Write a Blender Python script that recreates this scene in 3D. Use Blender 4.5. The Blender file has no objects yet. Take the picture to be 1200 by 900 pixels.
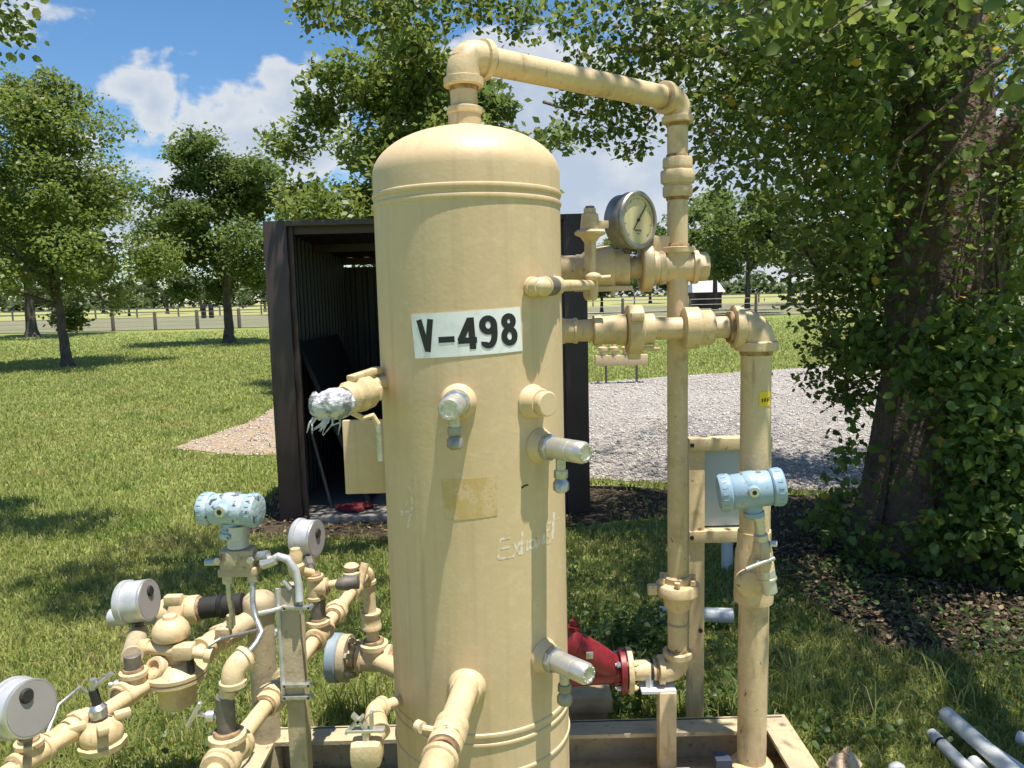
import bpy, bmesh, math, random
import numpy as np
from mathutils import Vector as V, Matrix

random.seed(4); RNG = np.random.default_rng(11)
R = math.radians
S = bpy.context.scene
COL = S.collection

# ------------------------------------------------------------------ camera
H = 1.45; PIT = R(6.46); ROL = R(1.4); F = 900.0
fw = V((0, math.cos(PIT), -math.sin(PIT))); u0 = V((0, math.sin(PIT), math.cos(PIT))); r0 = V((1, 0, 0))
c_, s_ = math.cos(ROL), math.sin(ROL)
RIGHT = r0*c_ - u0*s_; UP = r0*s_ + u0*c_
cam = bpy.data.cameras.new('camera'); cam.sensor_width = 36; cam.lens = 27
cam.clip_start = 0.05; cam.clip_end = 3000
co = bpy.data.objects.new('camera', cam); COL.objects.link(co)
co.matrix_world = Matrix(((RIGHT.x, UP.x, -fw.x, 0), (RIGHT.y, UP.y, -fw.y, 0), (RIGHT.z, UP.z, -fw.z, H), (0, 0, 0, 1)))
S.camera = co

# ------------------------------------------------------------------ light, sky, exposure
SUN_EL = R(77.5); SUN_AZ = (0.78, -0.625)
TOSUN = V((SUN_AZ[0]*math.cos(SUN_EL), SUN_AZ[1]*math.cos(SUN_EL), math.sin(SUN_EL)))
sl = bpy.data.lights.new('sun', 'SUN'); sl.energy = 5.0; sl.angle = R(0.53); sl.color = (1.0, 0.95, 0.86)
so = bpy.data.objects.new('sun', sl); COL.objects.link(so)
so.rotation_euler = (-TOSUN).to_track_quat('-Z', 'Y').to_euler()
S.view_settings.view_transform = 'Standard'; S.view_settings.look = 'None'
S.view_settings.gamma = 1; S.view_settings.use_curve_mapping = False
S.view_settings.exposure = 0.7

def pdir(px, py):
    return (fw + RIGHT*((px-600)/F) + UP*((450-py)/F)).normalized()
def P(px, py, Y):
    d = pdir(px, py); return V((0, 0, H)) + d*(Y/d.y)
def PZ(px, py, z=0.0):
    d = pdir(px, py); return V((0, 0, H)) + d*((z-H)/d.z)

W = bpy.data.worlds.new('World'); S.world = W; W.use_nodes = True
nt = W.node_tree; N = nt.nodes; L = nt.links; N.clear()
out = N.new('ShaderNodeOutputWorld'); bg = N.new('ShaderNodeBackground'); bg.inputs[1].default_value = 0.07
L.new(bg.outputs[0], out.inputs[0])
sky = N.new('ShaderNodeTexSky'); sky.sky_type = 'NISHITA'; sky.sun_disc = False
sky.sun_elevation = SUN_EL; sky.sun_rotation = math.atan2(SUN_AZ[0], SUN_AZ[1])
sky.air_density = 1.0; sky.dust_density = 0.25; sky.ozone_density = 3.0
def mth(op, a=None, b=None, clamp=False):
    n = N.new('ShaderNodeMath'); n.operation = op; n.use_clamp = clamp
    for i, x in enumerate((a, b)):
        if x is None: continue
        if isinstance(x, (int, float)): n.inputs[i].default_value = x
        else: L.new(x, n.inputs[i])
    return n.outputs[0]
tc = N.new('ShaderNodeTexCoord')
nz = N.new('ShaderNodeTexNoise'); nz.inputs['Scale'].default_value = 7.0; nz.inputs['Detail'].default_value = 9; nz.inputs['Roughness'].default_value = 0.58
mp = N.new('ShaderNodeMapping'); mp.inputs['Scale'].default_value = (1, 1, 1.7); mp.inputs['Location'].default_value = (3.1, 0.4, 1.3)
L.new(tc.outputs['Generated'], mp.inputs[0]); L.new(mp.outputs[0], nz.inputs['Vector'])
nz2 = N.new('ShaderNodeTexNoise'); nz2.inputs['Scale'].default_value = 2.3; nz2.inputs['Detail'].default_value = 2
L.new(mp.outputs[0], nz2.inputs['Vector'])
acc = mth('MULTIPLY', mth('SUBTRACT', nz2.outputs['Fac'], 0.55), 2.2)      # fair-weather cumulus all round
wv = N.new('ShaderNodeTexNoise'); wv.inputs['Scale'].default_value = 9; wv.inputs['Detail'].default_value = 4; L.new(tc.outputs['Generated'], wv.inputs['Vector'])
wa = N.new('ShaderNodeVectorMath'); wa.operation = 'SUBTRACT'; L.new(wv.outputs['Color'], wa.inputs[0]); wa.inputs[1].default_value = (.5, .5, .5)
wb = N.new('ShaderNodeVectorMath'); wb.operation = 'MULTIPLY_ADD'; L.new(wa.outputs[0], wb.inputs[0]); wb.inputs[1].default_value = (.16, .16, .16); L.new(tc.outputs['Generated'], wb.inputs[2])
for px, py, rad in [(155, 106, 1.9), (180, 116, 1.9), (222, 146, 2.1), (258, 150, 2.2), (318, 128, 2.2), (335, 160, 3), (290, 185, 3.2), (230, 200, 3.4), (130, 250, 4),
                    (590, 130, 6), (650, 120, 6), (700, 190, 7), (640, 215, 7), (760, 240, 7), (645, 62, 2.2), (870, 150, 7), (900, 250, 7), (820, 60, 4)]:
    d = pdir(px, py)
    vm = N.new('ShaderNodeVectorMath'); vm.operation = 'DISTANCE'; L.new(wb.outputs[0], vm.inputs[0]); vm.inputs[1].default_value = d
    g = mth('SUBTRACT', 1.0, mth('DIVIDE', vm.outputs['Value'], R(rad)*1.5), True)
    acc = mth('MAXIMUM', acc, g)
m = mth('ADD', mth('MULTIPLY', mth('SUBTRACT', nz.outputs['Fac'], .5), 2.3), acc)
mr = N.new('ShaderNodeMapRange'); mr.interpolation_type = 'SMOOTHSTEP'; mr.inputs[1].default_value = .22; mr.inputs[2].default_value = .50
L.new(m, mr.inputs[0])
mr2 = N.new('ShaderNodeMapRange'); mr2.inputs[1].default_value = .45; mr2.inputs[2].default_value = 1.0
L.new(m, mr2.inputs[0])
cc = N.new('ShaderNodeMix'); cc.data_type = 'RGBA'
cc.inputs[6].default_value = (6.6, 6.9, 7.2, 1); cc.inputs[7].default_value = (4.6, 5.3, 6.4, 1)
L.new(mr2.outputs[0], cc.inputs[0])
hs = N.new('ShaderNodeHueSaturation'); hs.inputs['Saturation'].default_value = 1.2; hs.inputs['Value'].default_value = 1.35
L.new(sky.outputs[0], hs.inputs['Color'])
mx = N.new('ShaderNodeMix'); mx.data_type = 'RGBA'
L.new(mth('MULTIPLY', mr.outputs[0], 0.93), mx.inputs[0]); L.new(hs.outputs[0], mx.inputs[6]); L.new(cc.outputs[2], mx.inputs[7])
L.new(mx.outputs[2], bg.inputs[0])

# ------------------------------------------------------------------ materials
def mat(name, base, rough=0.5, metal=0.0, var=None, bump=None, spec=0.5, coat=0.0):
    """var = (scale, colour, low, high[, detail]) mixes a second colour by noise; bump = (scale, strength)"""
    m = bpy.data.materials.new(name); m.use_nodes = True
    n = m.node_tree.nodes; l = m.node_tree.links; b = n['Principled BSDF']
    b.inputs['Base Color'].default_value = (*base, 1); b.inputs['Roughness'].default_value = rough
    b.inputs['Metallic'].default_value = metal; b.inputs['Specular IOR Level'].default_value = spec
    b.inputs['Coat Weight'].default_value = coat
    g = n.new('ShaderNodeNewGeometry')
    prev = None
    for v in (var or []):
        t = n.new('ShaderNodeTexNoise'); t.inputs['Scale'].default_value = v[0]; t.inputs['Detail'].default_value = v[4] if len(v) > 4 else 5
        l.new(g.outputs['Position'], t.inputs['Vector'])
        r = n.new('ShaderNodeMapRange'); r.inputs[1].default_value = v[2]; r.inputs[2].default_value = v[3]; l.new(t.outputs['Fac'], r.inputs[0])
        x = n.new('ShaderNodeMix'); x.data_type = 'RGBA'; x.inputs[7].default_value = (*v[1], 1)
        l.new(r.outputs[0], x.inputs[0])
        if prev is None: x.inputs[6].default_value = (*base, 1)
        else: l.new(prev, x.inputs[6])
        prev = x.outputs[2]
    if prev is not None: l.new(prev, b.inputs['Base Color'])
    if bump:
        t = n.new('ShaderNodeTexNoise'); t.inputs['Scale'].default_value = bump[0]; t.inputs['Detail'].default_value = 6
        l.new(g.outputs['Position'], t.inputs['Vector'])
        bp = n.new('ShaderNodeBump'); bp.inputs['Strength'].default_value = bump[1]; bp.inputs['Distance'].default_value = bump[2] if len(bump) > 2 else 0.01
        l.new(t.outputs['Fac'], bp.inputs['Height']); l.new(bp.outputs[0], b.inputs['Normal'])
    return m

def streaks(m, col, lo, hi, sc=(34, 34, 1.3), fac=.55):
    n = m.node_tree.nodes; l = m.node_tree.links; b = n['Principled BSDF']
    src = b.inputs['Base Color'].links[0].from_socket
    g = n.new('ShaderNodeNewGeometry'); mp = n.new('ShaderNodeMapping'); mp.inputs['Scale'].default_value = sc
    t = n.new('ShaderNodeTexNoise'); t.inputs['Scale'].default_value = 1; t.inputs['Detail'].default_value = 5
    l.new(g.outputs['Position'], mp.inputs[0]); l.new(mp.outputs[0], t.inputs['Vector'])
    r = n.new('ShaderNodeMapRange'); r.inputs[1].default_value = lo; r.inputs[2].default_value = hi; r.inputs[4].default_value = fac; l.new(t.outputs['Fac'], r.inputs[0])
    x = n.new('ShaderNodeMix'); x.data_type = 'RGBA'; l.new(r.outputs[0], x.inputs[0]); l.new(src, x.inputs[6]); x.inputs[7].default_value = (*col, 1)
    l.new(x.outputs[2], b.inputs['Base Color'])
def leafmat(name, cols, trans=0.35, rough=0.45, patches=()):
    m = bpy.data.materials.new(name); m.use_nodes = True
    n = m.node_tree.nodes; l = m.node_tree.links; n.clear()
    o = n.new('ShaderNodeOutputMaterial'); g = n.new('ShaderNodeNewGeometry')
    cr = n.new('ShaderNodeValToRGB'); cr.color_ramp.interpolation = 'LINEAR'
    els = cr.color_ramp.elements
    while len(els) < len(cols): els.new(0.5)
    for e, (p, c) in zip(els, cols): e.position = p; e.color = (*c, 1)
    l.new(g.outputs['Random Per Island'], cr.inputs[0])
    colr = cr.outputs[0]
    for sc, pc, lo, hi in patches:
        tx = n.new('ShaderNodeTexNoise'); tx.inputs['Scale'].default_value = sc; tx.inputs['Detail'].default_value = 4; l.new(g.outputs['Position'], tx.inputs['Vector'])
        mp_ = n.new('ShaderNodeMapRange'); mp_.inputs[1].default_value = lo; mp_.inputs[2].default_value = hi; l.new(tx.outputs['Fac'], mp_.inputs[0])
        mm_ = n.new('ShaderNodeMix'); mm_.data_type = 'RGBA'; mm_.inputs[7].default_value = (*pc, 1); l.new(colr, mm_.inputs[6]); l.new(mp_.outputs[0], mm_.inputs[0]); mm_.clamp_factor = True; mp_.inputs[4].default_value = .75
        colr = mm_.outputs[2]
    b = n.new('ShaderNodeBsdfPrincipled'); b.inputs['Roughness'].default_value = rough; b.inputs['Specular IOR Level'].default_value = 0.35
    t = n.new('ShaderNodeBsdfTranslucent'); mx = n.new('ShaderNodeMixShader'); mx.inputs[0].default_value = trans
    hs = n.new('ShaderNodeHueSaturation'); hs.inputs['Hue'].default_value = 0.485; hs.inputs['Value'].default_value = 1.5
    l.new(colr, b.inputs['Base Color']); l.new(colr, hs.inputs['Color']); l.new(hs.outputs[0], t.inputs['Color'])
    l.new(b.outputs[0], mx.inputs[1]); l.new(t.outputs[0], mx.inputs[2]); l.new(mx.outputs[0], o.inputs[0])
    return m

M = {}
TAN = (0.63, 0.475, 0.275)
M['tan'] = mat('tan_paint', TAN, 0.5, var=[(9, (0.56, 0.42, 0.225), .4, .7), (70, (0.67, 0.53, 0.33), .52, .75), (16, (0.44, 0.32, 0.17), .56, .72), (34, (0.22, 0.14, 0.07), .69, .73)], bump=(160, .2, .004))
M['vessel'] = mat('vessel_paint', TAN, 0.52, var=[(3, (0.615, 0.45, 0.252), .4, .7), (40, (0.68, 0.512, 0.30), .5, .8), (130, (0.42, 0.31, 0.17), .72, .78)], bump=(110, .10, .004))
streaks(M['vessel'], (0.42, 0.30, 0.16), .53, .74, fac=.42); streaks(M['tan'], (0.30, 0.20, 0.11), .60, .74, (60, 60, 9), .6)
M['rust'] = mat('rusty_thread', (0.20, 0.12, 0.06), 0.8, var=[(60, (0.36, 0.25, 0.13), .4, .6)], bump=(300, .4, .003))
M['dusty'] = mat('dusty_paint', (0.46, 0.37, 0.23), 0.65, var=[(12, (0.36, 0.295, 0.195), .45, .65), (45, (0.24, 0.15, 0.08), .6, .75)], bump=(120, .3, .004))
M['resid'] = mat('sticker_glue', (0.56, 0.385, 0.15), 0.6, var=[(30, (0.63, 0.46, 0.25), .45, .58), (220, (0.50, 0.34, 0.12), .5, .7)])
M['chalk'] = mat('chalk', (0.73, 0.65, 0.52), 0.9, var=[(75, (0.65, 0.48, 0.275), .45, .55)])
M['white'] = mat('sign_white', (0.80, 0.80, 0.78), 0.45, var=[(40, (0.68, 0.67, 0.63), .5, .75)])
M['black'] = mat('black', (0.012, 0.012, 0.013), 0.45)
M['rubber'] = mat('rubber', (0.02, 0.018, 0.016), 0.7, bump=(200, .2, .003))
M['steel'] = mat('galvanised_steel', (0.52, 0.52, 0.51), 0.38, 0.75, var=[(60, (0.36, 0.36, 0.35), .45, .65)], bump=(150, .15, .003))
M['bright'] = mat('bright_metal', (0.60, 0.58, 0.53), 0.42, 0.75, var=[(50, (0.5, 0.49, 0.46), .5, .7)], bump=(120, .2, .003))
M['silver'] = mat('silver_paint', (0.55, 0.55, 0.55), 0.45, 0.35, var=[(30, (0.42, 0.42, 0.42), .45, .7)], bump=(200, .1, .002))
M['gface'] = mat('gauge_back', (0.33, 0.305, 0.29), 0.55, 0.2, var=[(20, (0.36, 0.33, 0.32), .4, .7)])
M['greynip'] = mat('grey_nipple', (0.16, 0.145, 0.125), 0.6, 0.4, var=[(50, (0.24, 0.2, 0.16), .45, .7)])
M['tape'] = mat('foil_tape', (0.56, 0.56, 0.57), 0.65, 0.25, var=[(45, (0.25, 0.25, 0.27), .48, .6)], bump=(90, .8, .01))
M['blue'] = mat('blue_enamel', (0.25, 0.36, 0.455), 0.42, var=[(14, (0.29, 0.39, 0.47), .4, .7), (60, (0.15, 0.23, 0.30), .62, .72)], bump=(150, .2, .003))
M['bluechip'] = mat('chipped_blue_enamel', (0.29, 0.40, 0.46), 0.5, var=[(24, (0.42, 0.49, 0.52), .42, .6), (55, (0.07, 0.08, 0.085), .585, .63), (22, (0.42, 0.27, 0.15), .66, .70)], bump=(60, .5, .006))
M['dial'] = mat('dial', (0.62, 0.53, 0.30), 0.5, var=[(12, (0.54, 0.45, 0.22), .4, .7)])
M['darksteel'] = mat('tarnished_steel', (0.33, 0.31, 0.27), 0.42, 0.6, var=[(20, (0.2, 0.18, 0.15), .45, .65)], bump=(120, .2, .003))
M['red'] = mat('red_paint', (0.19, 0.010, 0.016), 0.45, var=[(30, (0.12, 0.008, 0.012), .45, .7)], bump=(100, .2, .004))
M['greyboard'] = mat('grey_board', (0.42, 0.48, 0.54), 0.5, var=[(8, (0.37, 0.43, 0.48), .4, .7)])
M['bluepipe'] = mat('blue_grey_pipe', (0.22, 0.28, 0.33), 0.5, var=[(30, (0.3, 0.33, 0.35), .45, .7)])
M['yellow'] = mat('yellow_tag', (0.78, 0.55, 0.02), 0.5)
M['pvc'] = mat('pvc', (0.60, 0.61, 0.60), 0.4, var=[(14, (0.5, 0.51, 0.5), .45, .7), (60, (0.35, 0.34, 0.3), .62, .75)])
M['brown'] = mat('brown_metal', (0.052, 0.034, 0.030), 0.5, var=[(5, (0.068, 0.043, 0.038), .4, .7), (60, (0.07, 0.045, 0.03), .62, .75)], bump=(70, .15, .004))
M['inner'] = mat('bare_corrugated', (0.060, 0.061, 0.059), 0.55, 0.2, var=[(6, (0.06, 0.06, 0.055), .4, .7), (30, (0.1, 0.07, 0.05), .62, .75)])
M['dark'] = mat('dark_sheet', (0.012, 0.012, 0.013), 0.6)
M['concrete'] = mat('concrete', (0.20, 0.185, 0.165), 0.9, var=[(6, (0.2, 0.18, 0.16), .4, .7)], bump=(50, .4, .01))
M['rag'] = mat('red_cloth', (0.13, 0.012, 0.018), 0.9)
M['bark'] = mat('bark', (0.17, 0.115, 0.08), 0.9, var=[(9, (0.10, 0.07, 0.05), .4, .65), (45, (0.26, 0.19, 0.14), .55, .8)], bump=(30, 1.0, .06))
M['bark2'] = mat('pale_bark', (0.11, 0.09, 0.07), 0.9, var=[(6, (0.06, 0.05, 0.04), .4, .65)], bump=(20, .9, .04))
M['wood'] = mat('weathered_wood', (0.10, 0.085, 0.07), 0.85, var=[(8, (0.06, 0.05, 0.04), .4, .7)], bump=(40, .5, .01))
M['lumber'] = mat('lumber', (0.42, 0.32, 0.18), 0.8, var=[(20, (0.3, 0.22, 0.12), .45, .7)], bump=(60, .4, .005))
M['stone'] = mat('pale_stone', (0.55, 0.42, 0.30), 0.9, var=[(40, (0.3, 0.2, 0.13), .5, .65)], bump=(60, .6, .01))
M['barn'] = mat('barn_wall', (0.06, 0.035, 0.03), 0.8); M['barnroof'] = mat('barn_roof', (0.36, 0.36, 0.37), 0.5)
M['navy'] = mat('navy_box', (0.03, 0.04, 0.07), 0.5)
M['wire'] = mat('wire', (0.22, 0.21, 0.2), 0.5, 0.6)

def ground_mat(name, c1, c2, c3, sc=(0.35, 3.0, 60), bump=0.5, rough=0.95, bsc=90, bd=0.03):
    return mat(name, c1, rough, var=[(sc[0], c2, .42, .62), (sc[1], c3, .48, .72), (sc[2], tuple(x*0.55 for x in c1), .5, .72)], bump=(bsc, bump, bd), spec=0.15)
M['lawn'] = ground_mat('lawn', (0.19, 0.235, 0.06), (0.245, 0.265, 0.08), (0.15, 0.195, 0.045), sc=(.3, 1.6, 14), bsc=25)
M['pasture'] = ground_mat('pasture', (0.30, 0.30, 0.11), (0.34, 0.32, 0.13), (0.24, 0.27, 0.09), sc=(0.05, 0.4, 8))
M['rough'] = ground_mat('rough', (0.19, 0.185, 0.11), (0.22, 0.20, 0.14), (0.13, 0.16, 0.06), sc=(0.08, 0.6, 8))
M['gravel'] = mat('gravel', (0.44, 0.405, 0.37), 0.95, var=[(0.7, (0.34, 0.31, 0.275), .42, .66), (2.5, (0.5, 0.45, 0.41), .5, .7), (20, (0.24, 0.21, 0.19), .48, .66), (55, (0.6, 0.56, 0.53), .55, .7)], bump=(45, 1.0, .05), spec=.1)
M['dirt'] = mat('dirt', (0.37, 0.265, 0.17), 0.95, var=[(1.6, (0.34, 0.26, 0.18), .42, .62), (22, (0.52, 0.47, 0.42), .52, .68), (50, (0.2, 0.15, 0.1), .58, .75)], bump=(40, .9, .04), spec=.1)
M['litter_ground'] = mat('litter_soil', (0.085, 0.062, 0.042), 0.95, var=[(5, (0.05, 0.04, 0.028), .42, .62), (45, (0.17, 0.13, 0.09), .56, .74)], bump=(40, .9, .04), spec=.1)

G_BIG = leafmat('big_tree_leaf', [(0, (0.058, 0.104, 0.023)), (.35, (0.101, 0.156, 0.031)), (.7, (0.143, 0.198, 0.044)), (.97, (0.182, 0.227, 0.058)), (.988, (0.36, 0.26, 0.03))], .5)
G_VINE = leafmat('vine_leaf', [(0, (0.075, 0.13, 0.03)), (.5, (0.125, 0.20, 0.04)), (.97, (0.20, 0.27, 0.065)), (.99, (0.456, 0.336, 0.072))], .4)
G_T1 = leafmat('light_leaf', [(0, (0.094, 0.144, 0.030)), (.5, (0.144, 0.194, 0.040)), (1, (0.206, 0.250, 0.062))], .45)
G_T2 = leafmat('mid_leaf', [(0, (0.072, 0.120, 0.030)), (.5, (0.108, 0.162, 0.038)), (1, (0.162, 0.210, 0.058))], .45)
G_FAR = leafmat('far_leaf', [(0, (0.05, 0.082, 0.03)), (.5, (0.08, 0.115, 0.04)), (1, (0.115, 0.15, 0.055))], .35)
G_GRASS = leafmat('grass_blade', [(0, (0.185, 0.235, 0.053)), (.45, (0.25, 0.295, 0.077)), (.8, (0.33, 0.345, 0.115)), (1, (0.45, 0.40, 0.2))], .45, .7, [(.8, (0.36, 0.33, 0.13), .52, .72), (1.7, (0.12, 0.19, 0.04), .55, .7)])
G_WEED = leafmat('weed_leaf', [(0, (0.05, 0.10, 0.02)), (.5, (0.075, 0.13, 0.028)), (1, (0.12, 0.17, 0.04))], .35)
G_LITTER = leafmat('dry_leaf', [(0, (0.08, 0.05, 0.03)), (.5, (0.14, 0.095, 0.055)), (.85, (0.22, 0.165, 0.10)), (1, (0.34, 0.27, 0.13))], .1, .7)

# ------------------------------------------------------------------ scene graph helpers
def tag(o, label=None, cat=None, group=None, kind=None):
    for k, v in (('label', label), ('category', cat), ('group', group), ('kind', kind)):
        if v: o[k] = v
    return o
def thing(name, loc, label, cat, group=None):
    o = bpy.data.objects.new(name, None); COL.objects.link(o); o.location = loc; o.empty_display_size = .1
    return tag(o, label, cat, group)
def top(o):
    while o.parent: o = o.parent
    return o
def link(name, me, m, parent=None):
    o = bpy.data.objects.new(name, me); COL.objects.link(o)
    if m is not None and not me.materials: me.materials.append(m)
    if parent: o.parent = parent
    return o
def frame(a):
    a = V(a).normalized(); h = V((0, 0, 1)) if abs(a.z) < .9 else V((1, 0, 0))
    u = a.cross(h).normalized(); return a, u, a.cross(u).normalized()

class G:
    def __init__(s): s.v = []; s.f = []
    def add(s, vs, fs):
        k = len(s.v); s.v += [V(x) for x in vs]; s.f += [tuple(i+k for i in f) for f in fs]; return s
    def lathe(s, p, axis, prof, seg=20, ph=0.0):
        a, u, w = frame(axis); p = V(p); vs = []; fs = []
        for h, r in prof:
            for i in range(seg):
                t = ph + 2*math.pi*i/seg; vs.append(p + a*h + (u*math.cos(t) + w*math.sin(t))*max(r, 1e-5))
        for j in range(len(prof)-1):
            for i in range(seg):
                i2 = (i+1) % seg; fs.append((j*seg+i, (j+1)*seg+i, (j+1)*seg+i2, j*seg+i2))
        fs.append(tuple(range(seg))); n = (len(prof)-1)*seg; fs.append(tuple(n+i for i in reversed(range(seg))))
        return s.add(vs, fs)
    def cyl(s, p0, p1, r, r1=None, seg=20, ch=0.0):
        p0 = V(p0); p1 = V(p1); l = (p1-p0).length; r1 = r if r1 is None else r1
        pr = [(0, r), (l, r1)] if not ch else [(0, r-ch), (ch, r), (l-ch, r1), (l, r1-ch)]
        return s.lathe(p0, p1-p0, pr, seg)
    def tube(s, path, r, seg=10):
        path = [V(p) for p in path]; n = len(path); rr = r if hasattr(r, '__len__') else [r]*n
        t0 = (path[1]-path[0]).normalized(); _, u, w = frame(t0); vs = []; fs = []
        for k in range(n):
            t = (path[min(k+1, n-1)]-path[max(k-1, 0)]).normalized()
            u = (u - t*u.dot(t)).normalized(); w = t.cross(u)
            for i in range(seg):
                a = 2*math.pi*i/seg; vs.append(path[k] + (u*math.cos(a)+w*math.sin(a))*rr[k])
        for k in range(n-1):
            for i in range(seg):
                j = (i+1) % seg; fs.append((k*seg+i, k*seg+j, (k+1)*seg+j, (k+1)*seg+i))
        fs.append(tuple(reversed(range(seg)))); fs.append(tuple((n-1)*seg+i for i in range(seg)))
        return s.add(vs, fs)
    def box(s, c, size, ax=None, ch=0.0):
        c = V(c); ax = ax or (V((1, 0, 0)), V((0, 1, 0)), V((0, 0, 1))); hx, hy, hz = (x/2 for x in size)
        if not ch:
            vs = [c+ax[0]*hx*i+ax[1]*hy*j+ax[2]*hz*k for i in (-1, 1) for j in (-1, 1) for k in (-1, 1)]
            return s.add(vs, [(0, 1, 3, 2), (4, 6, 7, 5), (0, 4, 5, 1), (2, 3, 7, 6), (0, 2, 6, 4), (1, 5, 7, 3)])
        bm = bmesh.new(); bmesh.ops.create_cube(bm, size=1)
        for v in bm.verts: v.co = V((v.co.x*size[0], v.co.y*size[1], v.co.z*size[2]))
        bmesh.ops.bevel(bm, geom=bm.edges[:], offset=ch, segments=2, affect='EDGES', profile=.6)
        vs = [c+ax[0]*v.co.x+ax[1]*v.co.y+ax[2]*v.co.z for v in bm.verts]; fs = [tuple(v.index for v in f.verts) for f in bm.faces]; bm.free()
        return s.add(vs, fs)
    def ball(s, c, r, nu=14, nv=9, sc=(1, 1, 1), noise=0.0):
        c = V(c); pr = []; vs = []; fs = []
        for j in range(nv+1):
            th = math.pi*j/nv
            for i in range(nu):
                a = 2*math.pi*i/nu; k = 1+random.uniform(-noise, noise)
                vs.append(c+V((math.sin(th)*math.cos(a)*sc[0], math.sin(th)*math.sin(a)*sc[1], math.cos(th)*sc[2]))*r*k)
        for j in range(nv):
            for i in range(nu):
                k = (i+1) % nu; fs.append((j*nu+i, (j+1)*nu+i, (j+1)*nu+k, j*nu+k))
        return s.add(vs, fs)
    def build(s, name, m, parent=None, ang=38, origin=None):
        off = top(parent).location if parent else (V(origin) if origin is not None else V((0, 0, 0)))
        me = bpy.data.meshes.new(name); me.from_pydata([v-off for v in s.v], [], s.f)
        me.shade_smooth(); me.set_sharp_from_angle(angle=R(ang)); me.update()
        o = link(name, me, M[m] if isinstance(m, str) else m, parent)
        if origin is not None and not parent: o.location = off
        return o

# --- pipe fittings: each is one part under its run
def pipe(par, p0, p1, r, m='tan', name='pipe', seg=22): return G().cyl(p0, p1, r, seg=seg, ch=r*.06).build(name, m, par)
def coupling(par, p, ax, r, l, m='tan', name='coupling', k=1.3):
    e = l*.22; R1 = r*k; R2 = r*(k*.93)
    return G().lathe(V(p)-V(ax).normalized()*l/2, ax, [(0, R1*.95), (l*.03, R1), (e, R1), (e*1.25, R2), (l-e*1.25, R2), (l-e, R1), (l*.97, R1), (l, R1*.95)], 24).build(name, m, par)
def threads(o, p, dirs, dist, r):
    for d in dirs: G().lathe(V(p)+d*dist, d, [(0, r*1.02), (0, r*1.05), (r*.22, r*1.045), (r*.3, r*1.0)], 16).build('thread', 'rust', o)
def union(par, p, ax, r, l, m='tan', k=1.65):
    a = V(ax).normalized(); p = V(p); o = G()
    o.lathe(p-a*l/2, a, [(0, r*1.25), (l*.05, r*1.33), (l*.26, r*1.33), (l*.3, r*1.2), (l*.36, r*1.2)], 22)
    o.lathe(p-a*l*.16, a, [(0, r*k*.94), (l*.04, r*k), (l*.30, r*k), (l*.34, r*k*.94)], 8)
    o.lathe(p+a*l*.16, a, [(0, r*1.2), (l*.06, r*1.2), (l*.1, r*1.33), (l*.29, r*1.33), (l*.34, r*1.25)], 22)
    o = o.build('union', m, par); threads(o, p, (a, -a), l*.5-.0005, r); return o
def elbow(par, p, d1, d2, r, m='tan', k=1.28, arm=2.0, name='elbow'):
    """p = corner of the two axes; d1, d2 point from the corner out along the legs"""
    p = V(p); d1 = V(d1).normalized(); d2 = V(d2).normalized(); a = r*arm; o = G()
    pts = [p+d1*a*1.0]
    for i in range(9):
        t = i/8; b = r*1.35
        pts.append(p + d1*b*(1-t)**2 + d2*b*t**2)
    pts.append(p+d2*a)
    o.tube(pts, r*k*.94, 20)
    for d in (d1, d2): o.lathe(p+d*(a-r*.62), d, [(0, r*k*.95), (r*.08, r*k*1.1), (r*.58, r*k*1.1), (r*.64, r*k*1.0)], 22)
    o = o.build(name, m, par, 45); threads(o, p, (d1, d2), a+r*.015, r); return o
def tee(par, p, ax, br, r, m='tan', k=1.28, arm=1.9, name='tee'):
    p = V(p); a = V(ax).normalized(); b = V(br).normalized(); o = G(); A = r*arm
    o.cyl(p-a*A, p+a*A, r*k*.95, seg=22); o.cyl(p, p+b*A, r*k*.95, seg=22)
    for d in (a, -a, b): o.lathe(p+d*(A-r*.55), d, [(0, r*k*.96), (r*.08, r*k*1.1), (r*.52, r*k*1.1), (r*.58, r*k)], 22)
    o = o.build(name, m, par, 45); threads(o, p, (a, -a, b), A+r*.02, r); return o
def flange(par, p, ax, Rf, th, n=4, m='tan', bm='tan', rb=None):
    p = V(p); a, u, w = frame(ax)
    o = G().lathe(p-a*th/2, a, [(0, Rf*.97), (th*.1, Rf), (th*.9, Rf), (th, Rf*.97)], 28).build('flange', m, par)
    for i in range(n):
        t = 2*math.pi*(i+.5)/n; q = p+(u*math.cos(t)+w*math.sin(t))*Rf*.78; rb_ = rb or Rf*.13
        g = G().lathe(q-a*th*1.1, a, [(0, rb_), (th*.6, rb_)], 6).lathe(q+a*th*.5, a, [(0, rb_), (th*.6, rb_)], 6).cyl(q-a*th*1.4, q+a*th*1.4, rb_*.55, seg=8)
        g.build('bolt', bm, o)
    return o

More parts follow.
